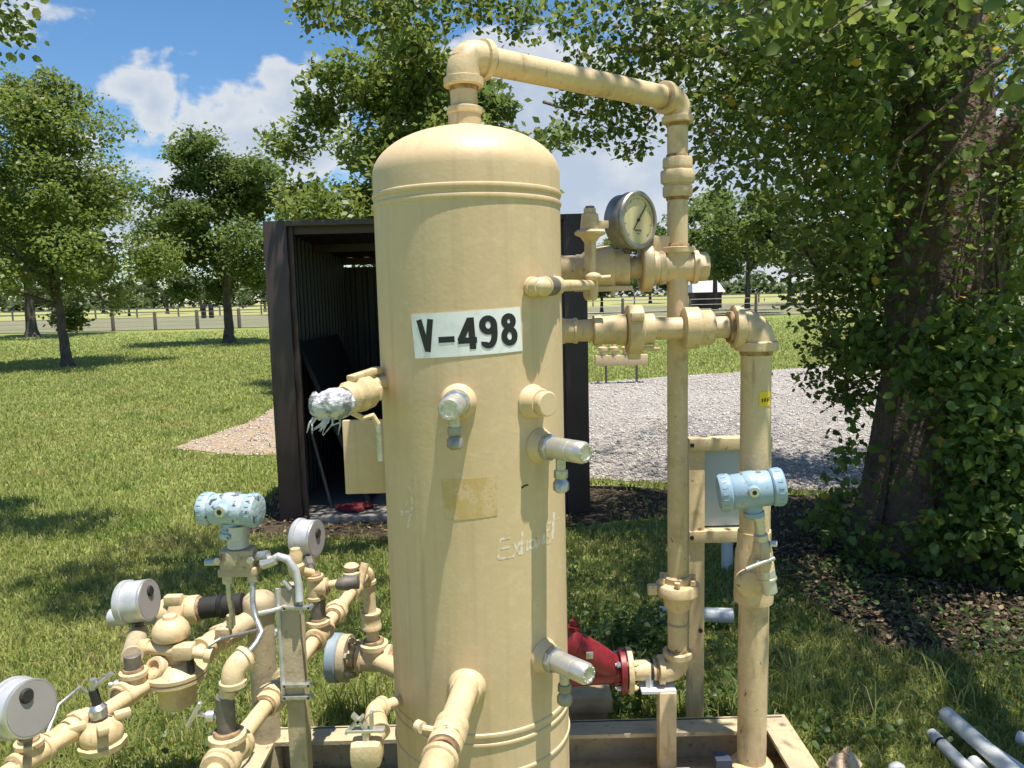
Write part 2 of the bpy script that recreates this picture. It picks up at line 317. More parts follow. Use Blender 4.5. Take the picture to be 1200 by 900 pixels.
# ------------------------------------------------------------------ numpy leaf and blade clouds
LEAF6 = np.array([[0, 0, 0], [.28, .36, .05], [.68, .33, .04], [1.08, 0, -.05], [.68, -.33, .04], [.28, -.36, .05]])
LEAF4 = np.array([[0, 0, 0], [.5, .32, .05], [1.05, 0, -.03], [.5, -.32, .05]])
def leaf_cloud(name, C, size, m, parent=None, six=True, upbias=.9, droop=.35, off=None, rng=RNG):
    n = len(C); T = LEAF6 if six else LEAF4; k = len(T)
    nrm = rng.normal(size=(n, 3)); nrm[:, 2] = np.abs(nrm[:, 2]) + upbias; nrm /= np.linalg.norm(nrm, axis=1)[:, None]
    tg = rng.normal(size=(n, 3)); tg[:, 2] -= droop; tg -= nrm*(tg*nrm).sum(1)[:, None]; tg /= np.linalg.norm(tg, axis=1)[:, None]
    bt = np.cross(nrm, tg)
    sz = np.asarray(size)[:, None, None] if np.ndim(size) else size
    vs = C[:, None, :] + sz*(T[None, :, 0, None]*tg[:, None, :] + T[None, :, 1, None]*bt[:, None, :] + T[None, :, 2, None]*nrm[:, None, :])
    vs = vs.reshape(-1, 3)
    if off is None and parent is not None: off = np.array(top(parent).location)
    if off is not None: vs = vs - np.array(off)
    base = np.arange(n)*k
    fl = np.array([[0, 1, 2, 3], [0, 3, 4, 5]] if six else [[0, 1, 2, 3]])
    idx = (base[:, None, None]+fl[None]).reshape(-1)
    me = bpy.data.meshes.new(name); nf = n*len(fl)
    me.vertices.add(len(vs)); me.vertices.foreach_set('co', vs.ravel().astype(np.float32))
    me.loops.add(len(idx)); me.loops.foreach_set('vertex_index', idx.astype(np.int32))
    me.polygons.add(nf); me.polygons.foreach_set('loop_start', (np.arange(nf)*4).astype(np.int32))
    me.update(calc_edges=True); me.validate()
    return link(name, me, m, parent)
def blade_mesh(name, C, h, wd, lean, m, rng=RNG):
    n = len(C); a = rng.uniform(0, 2*np.pi, n); d = np.stack([np.cos(a), np.sin(a), 0*a], 1); p = np.stack([-np.sin(a), np.cos(a), 0*a], 1)
    b = rng.uniform(0, 2*np.pi, n); ld = np.stack([np.cos(b), np.sin(b), 0*b], 1); z = np.array([0, 0, 1.])
    h = h[:, None]; w = wd[:, None]; le = (lean*rng.uniform(.2, 1.2, n))[:, None]
    v0 = C-p*w; v1 = C+p*w; m0 = C+ld*h*le*.35+z*h*.6
    v2 = m0+p*w*.75; v3 = m0-p*w*.75; v4 = C+ld*h*le+z*h*(1-.3*le)
    vs = np.stack([v0, v1, v2, v3, v4], 1).reshape(-1, 3); base = np.arange(n)*5
    q = (base[:, None]+np.array([0, 1, 2, 3])); t = (base[:, None]+np.array([3, 2, 4]))
    idx = np.concatenate([q, t], 1).reshape(-1); ls = (np.arange(n)[:, None]*7+np.array([0, 4])).reshape(-1)
    me = bpy.data.meshes.new(name)
    me.vertices.add(len(vs)); me.vertices.foreach_set('co', vs.ravel().astype(np.float32))
    me.loops.add(len(idx)); me.loops.foreach_set('vertex_index', idx.astype(np.int32))
    me.polygons.add(len(ls)); me.polygons.foreach_set('loop_start', ls.astype(np.int32))
    me.update(calc_edges=True); me.validate()
    return link(name, me, m)
def clumps(blobs, rng=RNG, sub=9, tight=.30):
    """blobs = [(x, y, z, rx, ry, rz, n)]: leaves gathered in sprigs inside each ellipsoid"""
    out = []
    for x, y, z, rx, ry, rz, n in blobs:
        k = max(3, int(n/sub)); d = rng.normal(size=(k, 3)); d /= np.linalg.norm(d, axis=1)[:, None]
        rad = rng.uniform(.15, 1, k)**.45
        c = d*rad[:, None]*np.array([rx, ry, rz])+np.array([x, y, z])
        which = rng.integers(0, k, n); s = min(rx, ry, rz)*tight
        out.append(c[which]+rng.normal(size=(n, 3))*np.array([s, s, s*.75]))
    return np.concatenate(out)

# ================================================================== THE SETTING
def sheet(name, pts, z, m, kind='structure', label=None, cut=0):
    bm = bmesh.new(); vs = [bm.verts.new((x, y, z)) for x, y in pts]; bm.faces.new(vs)
    bmesh.ops.triangulate(bm, faces=bm.faces[:])
    me = bpy.data.meshes.new(name); bm.to_mesh(me); bm.free()
    return tag(link(name, me, M[m]), kind=kind, label=label)
def wobble(pts, amp, step, seed):
    rn = random.Random(seed); o = []
    for i in range(len(pts)):
        a = V(pts[i]); b = V(pts[(i+1) % len(pts)]); n = max(1, int((b-a).length/step))
        for k in range(n):
            q = a.lerp(b, k/n); o.append((q.x+rn.uniform(-amp, amp), q.y+rn.uniform(-amp, amp)))
    return o
sheet('ground', [(-1500, -60), (1500, -60), (1500, 1800), (-1500, 1800)], 0, 'lawn')
sheet('rough_grass_strip', [(-400, 46), (400, 46), (400, 92), (-400, 92)], .03, 'rough')
sheet('pasture', [(-1500, 92), (1500, 92), (1500, 1700), (-1500, 1700)], .06, 'pasture')
GRAVEL = [(0.55, 6.0), (0.3, 9), (0.4, 12.4), (1.72, 12.9), (5.8, 14.4), (12, 16.2), (22, 18), (22, 7), (9, 5.6), (4.5, 5.2), (2.4, 5.35), (1.4, 5.7)]
sheet('gravel_drive', wobble(GRAVEL, .10, .35, 3), .006, 'gravel')
DIRT = [(-3.5, 7.65), (-2.9, 7.3), (-2.2, 7.2), (-1.6, 7.4), (-1.6, 12.2), (-2.7, 12.6), (-3.4, 11.4), (-3.2, 9.4)]
sheet('bare_dirt_patch', wobble(DIRT, .08, .25, 5), .006, 'dirt')
LIT = [(-1.8, 4.72), (-.6, 4.5), (.6, 4.7), (1.0, 4.9), (1.35, 3.6), (1.45, 2.95), (2.2, 2.75), (3.6, 2.9), (4.4, 4.0), (4.2, 5.05), (2.4, 5.2), (1.3, 5.5), (.5, 5.8), (.2, 7.5), (-1.75, 7.5), (-1.85, 5.4)]
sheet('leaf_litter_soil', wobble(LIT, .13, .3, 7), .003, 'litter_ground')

# ================================================================== PRESSURE VESSEL
TC = V((-.0885, 1.72, 0)); TR = .2032
def tank_hit(px, py):
    d = pdir(px, py); o = V((0, 0, H))-TC; a = d.x**2+d.y**2; b = 2*(o.x*d.x+o.y*d.y); c = o.x**2+o.y**2-TR**2
    t = (-b-math.sqrt(max(b*b-4*a*c, 0)))/(2*a); q = o+d*t
    return math.atan2(q.x, -q.y), q.z
def tank_pt(ph, z, off=0.0): return TC+V(((TR+off)*math.sin(ph), -(TR+off)*math.cos(ph), z))
def tn(ph): return V((math.sin(ph), -math.cos(ph), 0))

ves = thing('pressure_vessel', (TC.x, TC.y, .1), 'tall tan upright pressure vessel with the white V-498 number plate', 'pressure vessel')
prof = [(.0, TR+.03), (.012, TR+.03), (.014, TR), (.40, TR)]
prof = [(.10, .225), (.112, .225), (.114, TR), (1.655, TR)]
g = G(); z0 = .10
g.lathe((TC.x, TC.y, 0), (0, 0, 1), prof, 96); g.build('shell', 'vessel', ves)
g = G(); pr = [(1.655, TR), (1.712, TR)]
for i in range(1, 15):
    t = math.pi/2*i/14; pr.append((1.712+.105*math.sin(t), TR*math.cos(t)))
g.lathe((TC.x, TC.y, 0), (0, 0, 1), pr, 96); g.build('head', 'vessel', ves)
for z, w in ((1.668, .0045), (1.648, .0045), (.535, .005), (.515, .004), (.447, .004)):
    g = G(); g.lathe((TC.x, TC.y, z), (0, 0, 1), [(-w*1.6, TR-.002), (-w, TR+.0022), (0, TR+.0034), (w, TR+.0022), (w*1.6, TR-.002)], 96)
    g.build('weld_bead', 'vessel', ves)
# number plate
qc = [tank_hit(*p) for p in ((482, 369), (609, 360), (612, 411), (487, 420))]
def sgn(u, v):
    a = [(1-u)*(1-v), u*(1-v), u*v, (1-u)*v]
    return sum(k*q[0] for k, q in zip(a, qc)), sum(k*q[1] for k, q in zip(a, qc))
def patch(name, fn, nu, nv, off, m, par):
    g = G(); vs = []; fs = []
    for o_ in (off, 0.0002):
        for j in range(nv+1):
            for i in range(nu+1): vs.append(tank_pt(*fn(i/nu, j/nv), o_))
    s = (nu+1)*(nv+1)
    for j in range(nv):
        for i in range(nu):
            a = j*(nu+1)+i; fs.append((a, a+nu+1, a+nu+2, a+1))
    rim = [i for i in range(nu+1)]+[j*(nu+1)+nu for j in range(1, nv+1)]+[nv*(nu+1)+i for i in range(nu-1, -1, -1)]+[j*(nu+1) for j in range(nv-1, 0, -1)]
    for k in range(len(rim)):
        a, b = rim[k], rim[(k+1) % len(rim)]; fs.append((a, b, b+s, a+s))
    return g.add(vs, fs).build(name, m, par)
plate = patch('number_plate', sgn, 20, 6, .0012, 'white', ves)
def ribbon(g, pts, hw, off, closed=False, mapf=None):
    """flat stroke of half width hw along 2-D points, laid on the vessel"""
    pts = [V(p) for p in pts]; n = len(pts); vs = []; fs = []
    for i in range(n):
        a = pts[(i-1) % n] if (closed or i) else pts[0]; b = pts[(i+1) % n] if (closed or i < n-1) else pts[-1]
        t = (b-a).normalized(); k = V((-t.y, t.x))
        for s in (-1, 1): vs.append(tank_pt(*mapf(*(pts[i]+k*hw*s)), off))
    m = n if closed else n-1
    for i in range(m):
        j = (i+1) % n; fs.append((2*i, 2*i+1, 2*j+1, 2*j))
    g.add(vs, fs)
def dens(pts, n=8):
    o = []
    for a, b in zip(pts, pts[1:]):
        for k in range(n): o.append(tuple(V(a).lerp(V(b), k/n)))
    return o+[pts[-1]]
def arc(cx, cy, rx, ry, a0, a1, n=28): return [(cx+rx*math.cos(R(a0+(a1-a0)*k/n)), cy+ry*math.sin(R(a0+(a1-a0)*k/n))) for k in range(n+1)]
def mu(u, v): return sgn(u/975, v/400)
GLY = {'V': [([(78, 50), (138, 340)], 0), ([(188, 50), (136, 345)], 0)], '-': [([(245, 242), (385, 242)], 0)],
       '4': [([(533, 58), (533, 343)], 0), ([(412, 262), (572, 262)], 0), ([(528, 70), (432, 262)], 0)],
       '9': [(arc(675, 137, 50, 60, 0, 360)[:-1], 1), (arc(672, 200, 53, 120, 0, 85, 18)+arc(672, 290, 42, 32, 95, 190, 10), 0), ([(725, 125), (725, 210)], 0)],
       '8': [(arc(857, 118, 41, 46, 0, 360)[:-1], 1), (arc(857, 252, 49, 63, 0, 360)[:-1], 1)]}
for ch, st in GLY.items():
    g = G()
    for k, (pts, cl) in enumerate(st):
        ribbon(g, pts if cl else dens(pts, 6) if len(pts) < 4 else pts, 27, .0018+.0002*k, cl, mu)
    g.build({'V': 'letter', '-': 'dash'}.get(ch, 'digit'), 'black', plate)
# glue patch, chalk marks
qr = [tank_hit(*p) for p in ((517, 562), (582, 557), (583, 604), (522, 610))]
def rsd(u, v):
    a = [(1-u)*(1-v), u*(1-v), u*v, (1-u)*v]; return sum(k*q[0] for k, q in zip(a, qr)), sum(k*q[1] for k, q in zip(a, qr))
patch('sticker_residue', rsd, 12, 6, .0006, 'resid', ves)
g = G()
CH = [[(586, 632), (584, 655)], [(586, 632), (598, 630)], [(585, 643), (597, 641)], [(584, 655), (600, 652)], [(602, 636), (609, 650)], [(610, 634), (601, 653)],
      [(612, 622), (611, 650)], [(612, 640), (617, 632), (618, 646)], [(627, 631), (621, 634), (621, 643), (627, 640), (627, 630), (629, 642)],
      [(631, 628), (631, 638), (636, 637), (637, 626), (638, 638)], [(645, 620), (641, 622), (641, 628), (645, 630), (644, 636), (640, 636)],
      [(649, 600), (647, 632)], [(642, 614), (655, 606)]]
for st in CH: ribbon(g, dens([V(p) for p in st], 4), 1.5, .0003, False, lambda x, y: tank_hit(x, y))
g.build('chalk_writing', 'chalk', ves)
g = G()
for st in [[(480, 570), (476, 592), (470, 606)], [(481, 572), (484, 590), (478, 618)], [(463, 602), (472, 599), (484, 600)]]:
    ribbon(g, dens([V(p) for p in st], 4), 1.1, .0003, False, lambda x, y: tank_hit(x, y))
g.build('chalk_mark', 'chalk', ves)
g = G(); ribbon(g, dens([V((611, 572)), V((615, 569)), V((619, 568))], 3), .9, .0007, False, lambda x, y: tank_hit(x, y)); g.build('paint_chip', 'black', ves)
# half couplings welded to the shell
def boss(px, py, r, l, m='vessel', dz=0):
    ph, z = tank_hit(px, py); n = tn(ph); p = tank_pt(ph, z, -.02)
    g = G().lathe(p, n, [(0, r*1.22), (.022, r*1.22), (.028, r*1.05), (l+.02-.004, r*1.0), (l+.02, r*.94)], 28)
    g.build('nozzle', m, ves); return tank_pt(ph, z, l), n
# plugged nozzle
b, n = boss(624, 471, .030, .030); o = G().lathe(b, n, [(0, .024), (.006, .026), (.016, .026), (.019, .023)], 24).build('plug', 'vessel', ves)
# mounting plate on the left flank
o = G()
q = P(431, 535, 1.80); o.box(q, (.112, .014, .178), ch=.003); o.box(q+V((.05, .012, 0)), (.06, .02, .05)); o.build('mounting_plate', 'vessel', ves)

def probe(px, py, ex, ey, L_, label, r=.0225, drop=.06, dk='steel'):
    """silver cylindrical plug with a drain cock under it, screwed into a vessel nozzle"""
    b, n = boss(px, py, r*1.35, .022)
    t = thing('sight_probe', b, label, 'probe', 'silver probes screwed into the vessel')
    G().lathe(b-n*.004, n, [(0, r*1.2), (.004, r*1.25), (.016, r*1.25), (.019, r)], 8).build('hex_collar', 'steel', t)
    G().lathe(b+n*.015, n, [(0, r*.97), (.008, r), (L_*.55, r), (L_*.56, r*.95), (L_*.60, r*.95), (L_*.61, r), (L_-.006, r), (L_, r*.86)], 28).build('body', 'bright', t)
    e = b+n*(.015+L_); a, u, w = frame(n); o = G().lathe(e-n*.001, n, [(0, r*.86), (.003, r*.84), (.0031, r*.6), (.0015, r*.58)], 24)
    o.build('end_cap', 'bright', t)
    for k in range(10):
        tt = 2*math.pi*k/10; q = e+(u*math.cos(tt)+w*math.sin(tt))*r*.72
        G().cyl(q, q+n*.004, r*.09, seg=8).build('screw', 'steel', t)
    q = b+n*(L_*.42)+V((0, 0, -r*.9)); o = G().lathe(q, (0, 0, -1), [(0, .0105), (drop*.4, .0105)], 14).build('drain_stem', 'steel', t)
    G().lathe(q+V((0, 0, -drop*.38)), (0, 0, -1), [(0, .014), (drop*.08, .0145), (drop*.24, .0145), (drop*.3, .0115), (drop*.42, .0165), (drop*.66, .0165), (drop*.74, .011)], 8).build('drain_cock', dk, t)
    return t
probe(537, 471, 520, 487, .068, 'short silver probe pointing forward below the number plate', drop=.058, dk='darksteel')
probe(632, 522, 695, 532, .088, 'silver probe on the vessel below the plugged nozzle', drop=.062)
probe(637, 768, 678, 792, .088, 'lowest silver probe, low on the right of the vessel', drop=.062, dk='darksteel')

# front outlet nozzle with pipe towards the viewer
b, n = boss(547, 805, .033, .03)
t = thing('front_outlet_pipe', b, 'tan outlet pipe low on the vessel front, angled toward the viewer', 'pipe')
q0 = P(547, 803, 1.50); q1 = P(527, 858, 1.345); d = (q1-q0).normalized()
pipe(t, q0, q1, .0265); union(t, q1+d*.012, d, .0245, .075, k=1.4); q2 = q1+d*.06; pipe(t, q2-d*.02, q2+d*.04, .019)
q3 = q2+d*.06; tee(t, q3, d, (0, 0, -1), .024); pipe(t, q3+V((0, 0, -.03)), q3+V((0, 0, -.55)), .027)
G().cyl(P(508, 855, 1.33), P(495, 853, 1.33), .006, seg=8).cyl(P(495, 853, 1.33), P(489, 850, 1.34), .011, seg=10).build('bleed_nub', 'tan', t)

# small drain valve low on the left of the vessel
ph, z = tank_hit(468, 821); b = tank_pt(ph, z)
t = thing('drain_valve', b, 'small tan drain valve with silver butterfly handle low left of the vessel', 'valve')
e = P(437, 832, 1.56); pipe(t, b-tn(ph)*.01, e, .012, seg=14); dn = (P(447, 868, 1.47)-e).normalized()
elbow(t, e, b-e, dn, .016); f = e+dn*.075; pipe(t, e, f, .0145, seg=14); coupling(t, e+dn*.055, dn, .018, .035)
vb = P(430, 880, 1.44); o = G().box(vb, (.062, .05, .05), ch=.012); o.build('body', 'tan', t); pipe(t, vb, f, .015, seg=14); pipe(t, vb, (vb.x, vb.y, .1), .016)
hz = vb+V((0, 0, .045)); G().cyl(vb, hz, .009, seg=10).build('stem', 'steel', t)
G().box(hz, (.075, .018, .006), ch=.002).box(hz+V((-.012, 0, .018)), (.006, .014, .04), (V((.75, 0, .66)), V((0, 1, 0)), V((-.66, 0, .75)))).box(hz+V((.012, 0, .017)), (.006, .014, .04)).box(hz+V((-.022, 0, .012)), (.05, .014, .005), (V((.72, 0, .69)), V((0, 1, 0)), V((-.69, 0, .72)))).build('handle', 'bright', t)

# tape-wrapped ball valve, upper left of the vessel
ph, z = tank_hit(452, 446); b = tank_pt(ph, z)
t = thing('taped_ball_valve', b, 'ball valve with torn silver foil tape on its mouth, upper left of vessel', 'valve')
pipe(t, b-tn(ph)*.02, P(425, 452, 1.60), .013, seg=14); coupling(t, P(446, 446, 1.645), tn(ph), .015, .03)
a0 = P(440, 455, 1.62); a1 = P(398, 470, 1.53); d = (a1-a0).normalized()
o = G().lathe(a0, d, [(0, .02), (.012, .027), (.022, .027), (.026, .036), (.055, .038), (.064, .031), (.08, .034), (.092, .026)], 12); o.build('body', 'tan', t)
G().box(a0+d*.03+V((0, 0, .037)), (.09, .022, .014), frame(d), ch=.004).box(a0+d*.01+V((.01, -.02, -.006)), (.03, .02, .03), ch=.005).build('bonnet', 'tan', t)
o = G().ball(P(393, 473, 1.52), .040, 30, 20, (1.0, .8, .78), .05).ball(P(380, 477, 1.515), .028, 24, 16, (1.05, .8, .95), .08).ball(P(370, 470, 1.51), .014, 10, 7, (1, .8, 1.2), .2); o.build('foil_tape', 'tape', t, 20)
g = G()
for k in range(14):
    q = P(random.uniform(366, 402), random.uniform(486, 492), 1.505); g.tube([q, q+V((random.uniform(-.012, .002), -.004, -.012)), q+V((random.uniform(-.025, .0), -.003, -random.uniform(.018, .035)))], [.0025, .002, .0008], 5)
g.build('tape_shreds', 'tape', t)
h0 = P(425, 490, 1.56); g = G().tube([P(412, 483, 1.55), h0, P(437, 487, 1.56), P(443, 497, 1.565)], .006, 8); g.build('handle', 'tan', t)
G().cyl(P(443, 497, 1.565), P(446, 540, 1.565), .0065, seg=10).build('handle_sleeve', 'steel', t)

# ================================================================== RISER LOOP (overhead pipe)
RX, RY = P(794, 330, 2.15).x, 2.15
ZT = 1.968; XA, YA = TC.x, TC.y; r2 = .0302
t = thing('overhead_pipe_loop', (RX, RY, .15), 'tan pipe loop rising from vessel top and dropping down the riser', 'pipe')
A = V((XA, YA, ZT)); B = V((RX, RY, ZT)); ab = (B-A).normalized(); zz = V((0, 0, 1))
coupling(t, (XA, YA, 1.832), zz, r2, .055, k=1.27); pipe(t, (XA, YA, 1.80), A, r2*.97)
elbow(t, A, -zz, ab, r2*1.02, arm=2.1); pipe(t, A, B, r2)
elbow(t, B, -ab, -zz, r2, arm=2.0)
TEEZ = P(794, 313, RY).z; BOTZ = P(797, 784, RY).z; UNZ = P(797, 693, RY).z
pipe(t, B, (RX, RY, TEEZ), r2*.93); union(t, (RX, RY, P(795, 208, RY).z), zz, r2, .105, k=1.55)
tee(t, (RX, RY, TEEZ), (1, 0, 0), zz, r2*1.02, arm=1.75, k=1.4)
G().lathe((RX+.045, RY, TEEZ), (1, 0, 0), [(0, .034), (.008, .04), (.034, .04), (.038, .036)], 8).build('plug', 'tan', t)
pipe(t, (RX, RY, TEEZ), (RX, RY, BOTZ), r2*.95)
o = G().lathe((RX, RY, UNZ+.05), -zz, [(0, .036), (.004, .04), (.02, .04), (.024, .06), (.028, .063), (.052, .063), (.058, .058), (.062, .044), (.095, .038), (.10, .034)], 28); un = o.build('flanged_union', 'tan', t)
for k in range(6):
    a = k*math.pi/3+.3; q = V((RX+.05*math.cos(a), RY+.05*math.sin(a), UNZ+.03)); G().lathe(q, zz, [(0, .009), (.014, .009)], 6).build('bolt', 'tan', un)
G().box((RX-.075, RY-.01, UNZ+.012), (.028, .022, .03), ch=.005).build('lug', 'tan', un)
G().lathe((RX, RY, P(796, 730, RY).z), zz, [(-.003, .0305), (0, .0312), (.003, .0305)], 20).build('weld_bead', 'dusty', t)
C = V((RX, RY, BOTZ)); elbow(t, C, zz, (-1, 0, 0), r2, arm=1.9)
fx = P(737, 783, RY).x; pipe(t, C, (fx, RY, BOTZ), r2)
flange(t, (fx, RY, BOTZ), (1, 0, 0), .066, .016, 4)
G().lathe((P(763, 783, RY).x, RY, BOTZ), (1, 0, 0), [(-.004, r2+.001), (-.004, r2+.003), (.004, r2+.003), (.004, r2+.001)], 22).build('band', 'rubber', t)

# red strainer between riser foot and vessel
t = thing('red_strainer', (fx-.08, RY, BOTZ), 'red flanged strainer low behind the right side of the vessel', 'strainer')
fl = flange(t, (fx-.020, RY, BOTZ), (1, 0, 0), .064, .018, 4, 'red', 'steel')
a0 = V((fx-.03, RY, BOTZ)); a1 = P(664, 752, RY-.02); d = (a1-a0).normalized()
G().lathe(a0, d, [(0, .046), (.02, .036), (.05, .04), (.10, .044), (.16, .044), (.165, .05), (.185, .05), (.19, .044)], 26).build('body', 'red', t)
pipe(t, a0, (a0.x-.25, RY-.02, BOTZ), .036, 'red', 'outlet'); q = P(673, 738, RY-.02)
G().cyl(q-V((0, 0, .05)), q+V((0, 0, .03)), .012, seg=10).lathe(q+V((0, 0, .0)), zz, [(0, .02), (.012, .02)], 6).build('vent_plug', 'red', t)
G().box(P(691, 768, RY-.075), (.02, .004, .02), ch=.001).build('name_tag', 'steel', t)

# small post below the elbow
ppx = P(781, 850, 2.12); t = thing('pipe_support', (ppx.x, 2.12, .03), 'short square tan post under the riser foot', 'support')
G().box((ppx.x, 2.12, .03+.13), (.05, .05, BOTZ-.04-.02), ch=.004).build('post', 'tan', t)
G().box((P(763, 805, 2.12).x+.02, 2.13, BOTZ-.045), (.10, .06, .008)).cyl((P(763, 805, 2.1).x, 2.13, BOTZ-.05), (P(763, 805, 2.1).x, 2.13, BOTZ-.0), .012, seg=6).build('saddle', 'pvc', t)

# ================================================================== UPPER RUN with ball valve
UZ = TEEZ; UY = RY
def ux(px): return P(px, 313, UY).x
t = thing('upper_ball_valve', (ux(700), UY, UZ), 'tan ball valve on the upper crossover beside the gauge', 'valve')
coupling(t, (ux(667), UY, UZ), (1, 0, 0), .032, .075)
pipe(t, (ux(672)-.2, UY, UZ), (RX-.04, UY, UZ), .0295)
pipe(t, (ux(672)-.2, UY, UZ), (TC.x+.1, TC.y+.12, UZ), .0295)
o = G().lathe((ux(681), UY, UZ), (1, 0, 0), [(0, .042), (.01, .05), (.028, .05), (.035, .063), (.085, .063), (.092, .052), (.105, .052), (.112, .055), (.128, .055), (.132, .045)], 12); o.build('body', 'tan', t)
G().box((ux(705), UY-.035, UZ-.055), (.16, .02, .014), ch=.004).cyl((ux(690), UY-.035, UZ-.045), (ux(690), UY-.035, UZ-.075), .007, seg=6).cyl((ux(716), UY-.035, UZ-.045), (ux(716), UY-.035, UZ-.075), .007, seg=6).build('bolted_lug', 'tan', t)
o = G().lathe((ux(750), UY, UZ), (1, 0, 0), [(0, .062), (.004, .067), (.028, .067), (.032, .062), (.034, .048), (.06, .044)], 28); o.build('union_nut', 'tan', t)
G().box((ux(775), UY, UZ+.062), (.05, .03, .05), ch=.006).build('boss', 'tan', t)

# needle valve stack on the crossover
SY = 2.04; SX = P(692, 320, SY).x
def sz(py): return P(692, py, SY).z
t = thing('needle_valve_stack', (SX, SY, sz(350)), 'slim upright tan needle valve left of the large dial gauge', 'valve')
G().lathe((SX, SY, sz(352)), zz, [(0, .014), (.012, .02), (.05, .02), (.056, .014)], 14).build('block', 'tan', t)
G().cyl((SX, SY, sz(340)), (SX, SY, sz(283)), .0155, seg=16).build('neck', 'tan', t)
G().lathe((SX, SY, sz(285)), zz, [(0, .014), (.016, .026), (.022, .04), (.028, .041), (.034, .034), (.036, .024)], 16).build('bonnet', 'tan', t)
G().lathe((SX, SY, sz(272)), zz, [(0, .024), (.01, .026), (.045, .022), (.05, .016), (.06, .016), (.062, .012)], 14).build('stem_guard', 'tan', t)
G().lathe((SX, SY, sz(252)), zz, [(0, .014), (.02, .014), (.023, .012)], 6).build('top_nut', 'greynip', t)
G().box((SX+.03, SY-.01, sz(264)), (.035, .01, .02), ch=.003).build('lug', 'tan', t)
G().ball((SX+.005, SY-.025, sz(325)), .018, 12, 8, (1.2, .8, .7)).cyl((SX, SY-.02, sz(327)), (SX+.05, SY-.02, sz(326)), .0075, seg=10).build('handle', 'tan', t)
# instrument tap from vessel to needle valve
ph, z = tank_hit(621, 336); b = tank_pt(ph, z); n = tn(ph)
t = thing('instrument_tap', b, 'thin tan tap with a grey nipple crossing the vessel edge under the gauge', 'pipe')
e = b+n*.032; tgt = V((SX, SY-.012, sz(334))); dd = (tgt-e).normalized()
pipe(t, b-n*.02, e, .0165, seg=16); elbow(t, e, -n, dd, .0145, arm=1.9)
g1 = e+dd*.030; pipe(t, g1, e+dd*.095, .0205, 'greynip', 'nipple', 14); coupling(t, e+dd*.112, dd, .0165, .035); pipe(t, e+dd*.09, tgt, .013, seg=12)

# ================================================================== GAUGES
def gauge(c, n, Rg, dep, stem_to, label, front, case='silver', plugpos=(-.25, .45)):
    """c = centre of the visible face, n = its outward normal"""
    c = V(c); a = V(n).normalized(); h = V((0, 0, 1)); w = (h-a*h.dot(a)).normalized(); u = w.cross(a)
    t = thing('pressure_gauge', V(stem_to), label, 'gauge', 'round dial gauges on the piping')
    if front:
        G().lathe(c, -a, [(.004, Rg*.9), (.004, Rg*.985), (.008, Rg), (.02, Rg), (.024, Rg*.95), (dep-.008, Rg*.95), (dep, Rg*.85)], 48).build('case', case, t)
        G().lathe(c-a*.006, a, [(0, Rg*1.0), (.004, Rg*1.02), (.010, Rg*1.02), (.014, Rg*.97), (.0141, Rg*.86), (.004, Rg*.855)], 48).build('bezel', case, t)
        dial = G().lathe(c-a*.004, a, [(0, Rg*.86), (.006, Rg*.86)], 48).build('dial', 'dial', t); f = c+a*.0024
        g = G()
        for k in range(41):
            an = R(-225+270*k/40) ; d = u*math.cos(-an)+w*math.sin(-an); d = u*math.cos(R(225-270*k/40))+w*math.sin(R(225-270*k/40)); L_ = .10 if k % 5 == 0 else .05
            g.box(f+d*Rg*(.78-L_/2), (Rg*L_, Rg*(.022 if k % 5 == 0 else .012), .0006), (d, a.cross(d), a))
        g.build('tick_marks', 'black', dial)
        d = (u*.62+w*.78).normalized(); g = G().box(f+a*.002+d*Rg*.12, (Rg*1.15, Rg*.035, .001), (d, a.cross(d), a)).lathe(f, a, [(0, Rg*.06), (.004, Rg*.06)], 14)
        g.build('pointer', 'black', t)
        g = G().box(f+a*.0004-w*Rg*.36, (Rg*.34, Rg*.07, .0006), (u, w, a)); g.box(f+a*.0004-w*Rg*.47, (Rg*.2, Rg*.035, .0006), (u, w, a)); g.build('dial_print', 'greynip', dial)
    else:
        G().lathe(c, -a, [(-.002, Rg*.86), (0, Rg*.93), (.006, Rg*.95), (dep*.72, Rg*.95), (dep*.74, Rg*1.03), (dep-.004, Rg*1.03), (dep, Rg*.98)], 48).build('case', case, t)
        G().lathe(c-a*.004, a, [(0, Rg*.955), (.005, Rg*.965), (.0075, Rg*.95), (.0078, Rg*.89), (.005, Rg*.88)], 48).build('rim', 'bright', t)
        G().lathe(c, a, [(-.003, Rg*.885), (.0042, Rg*.88)], 48).build('back_plate', 'gface', t)
        q = c+a*.0035+u*Rg*plugpos[0]+w*Rg*plugpos[1]; G().lathe(q, a, [(0, Rg*.25), (.003, Rg*.25), (.006, Rg*.2)], 24).build('blowout_plug', 'rubber', t)
    m = c-a*dep*.5; s0 = m-V((0, 0, Rg*.9)); s1 = V(stem_to); dd = (s1-s0).normalized(); l = (s1-s0).length
    G().cyl(s0, s1, .008, seg=12).build('stem', 'greynip', t)
    G().lathe(s0, dd, [(0, .016), (l*.45, .016), (l*.5, .012)], 6).build('hex', 'greynip', t)
    return t
GY = 2.12; gc = P(747, 258, GY-.04)
gauge(gc, (.66, -.745, .0), .0755, .062, (gc.x-.02, UY, UZ+.04), 'large dial gauge with cream face right of the vessel, read from the front', True, case='darksteel')

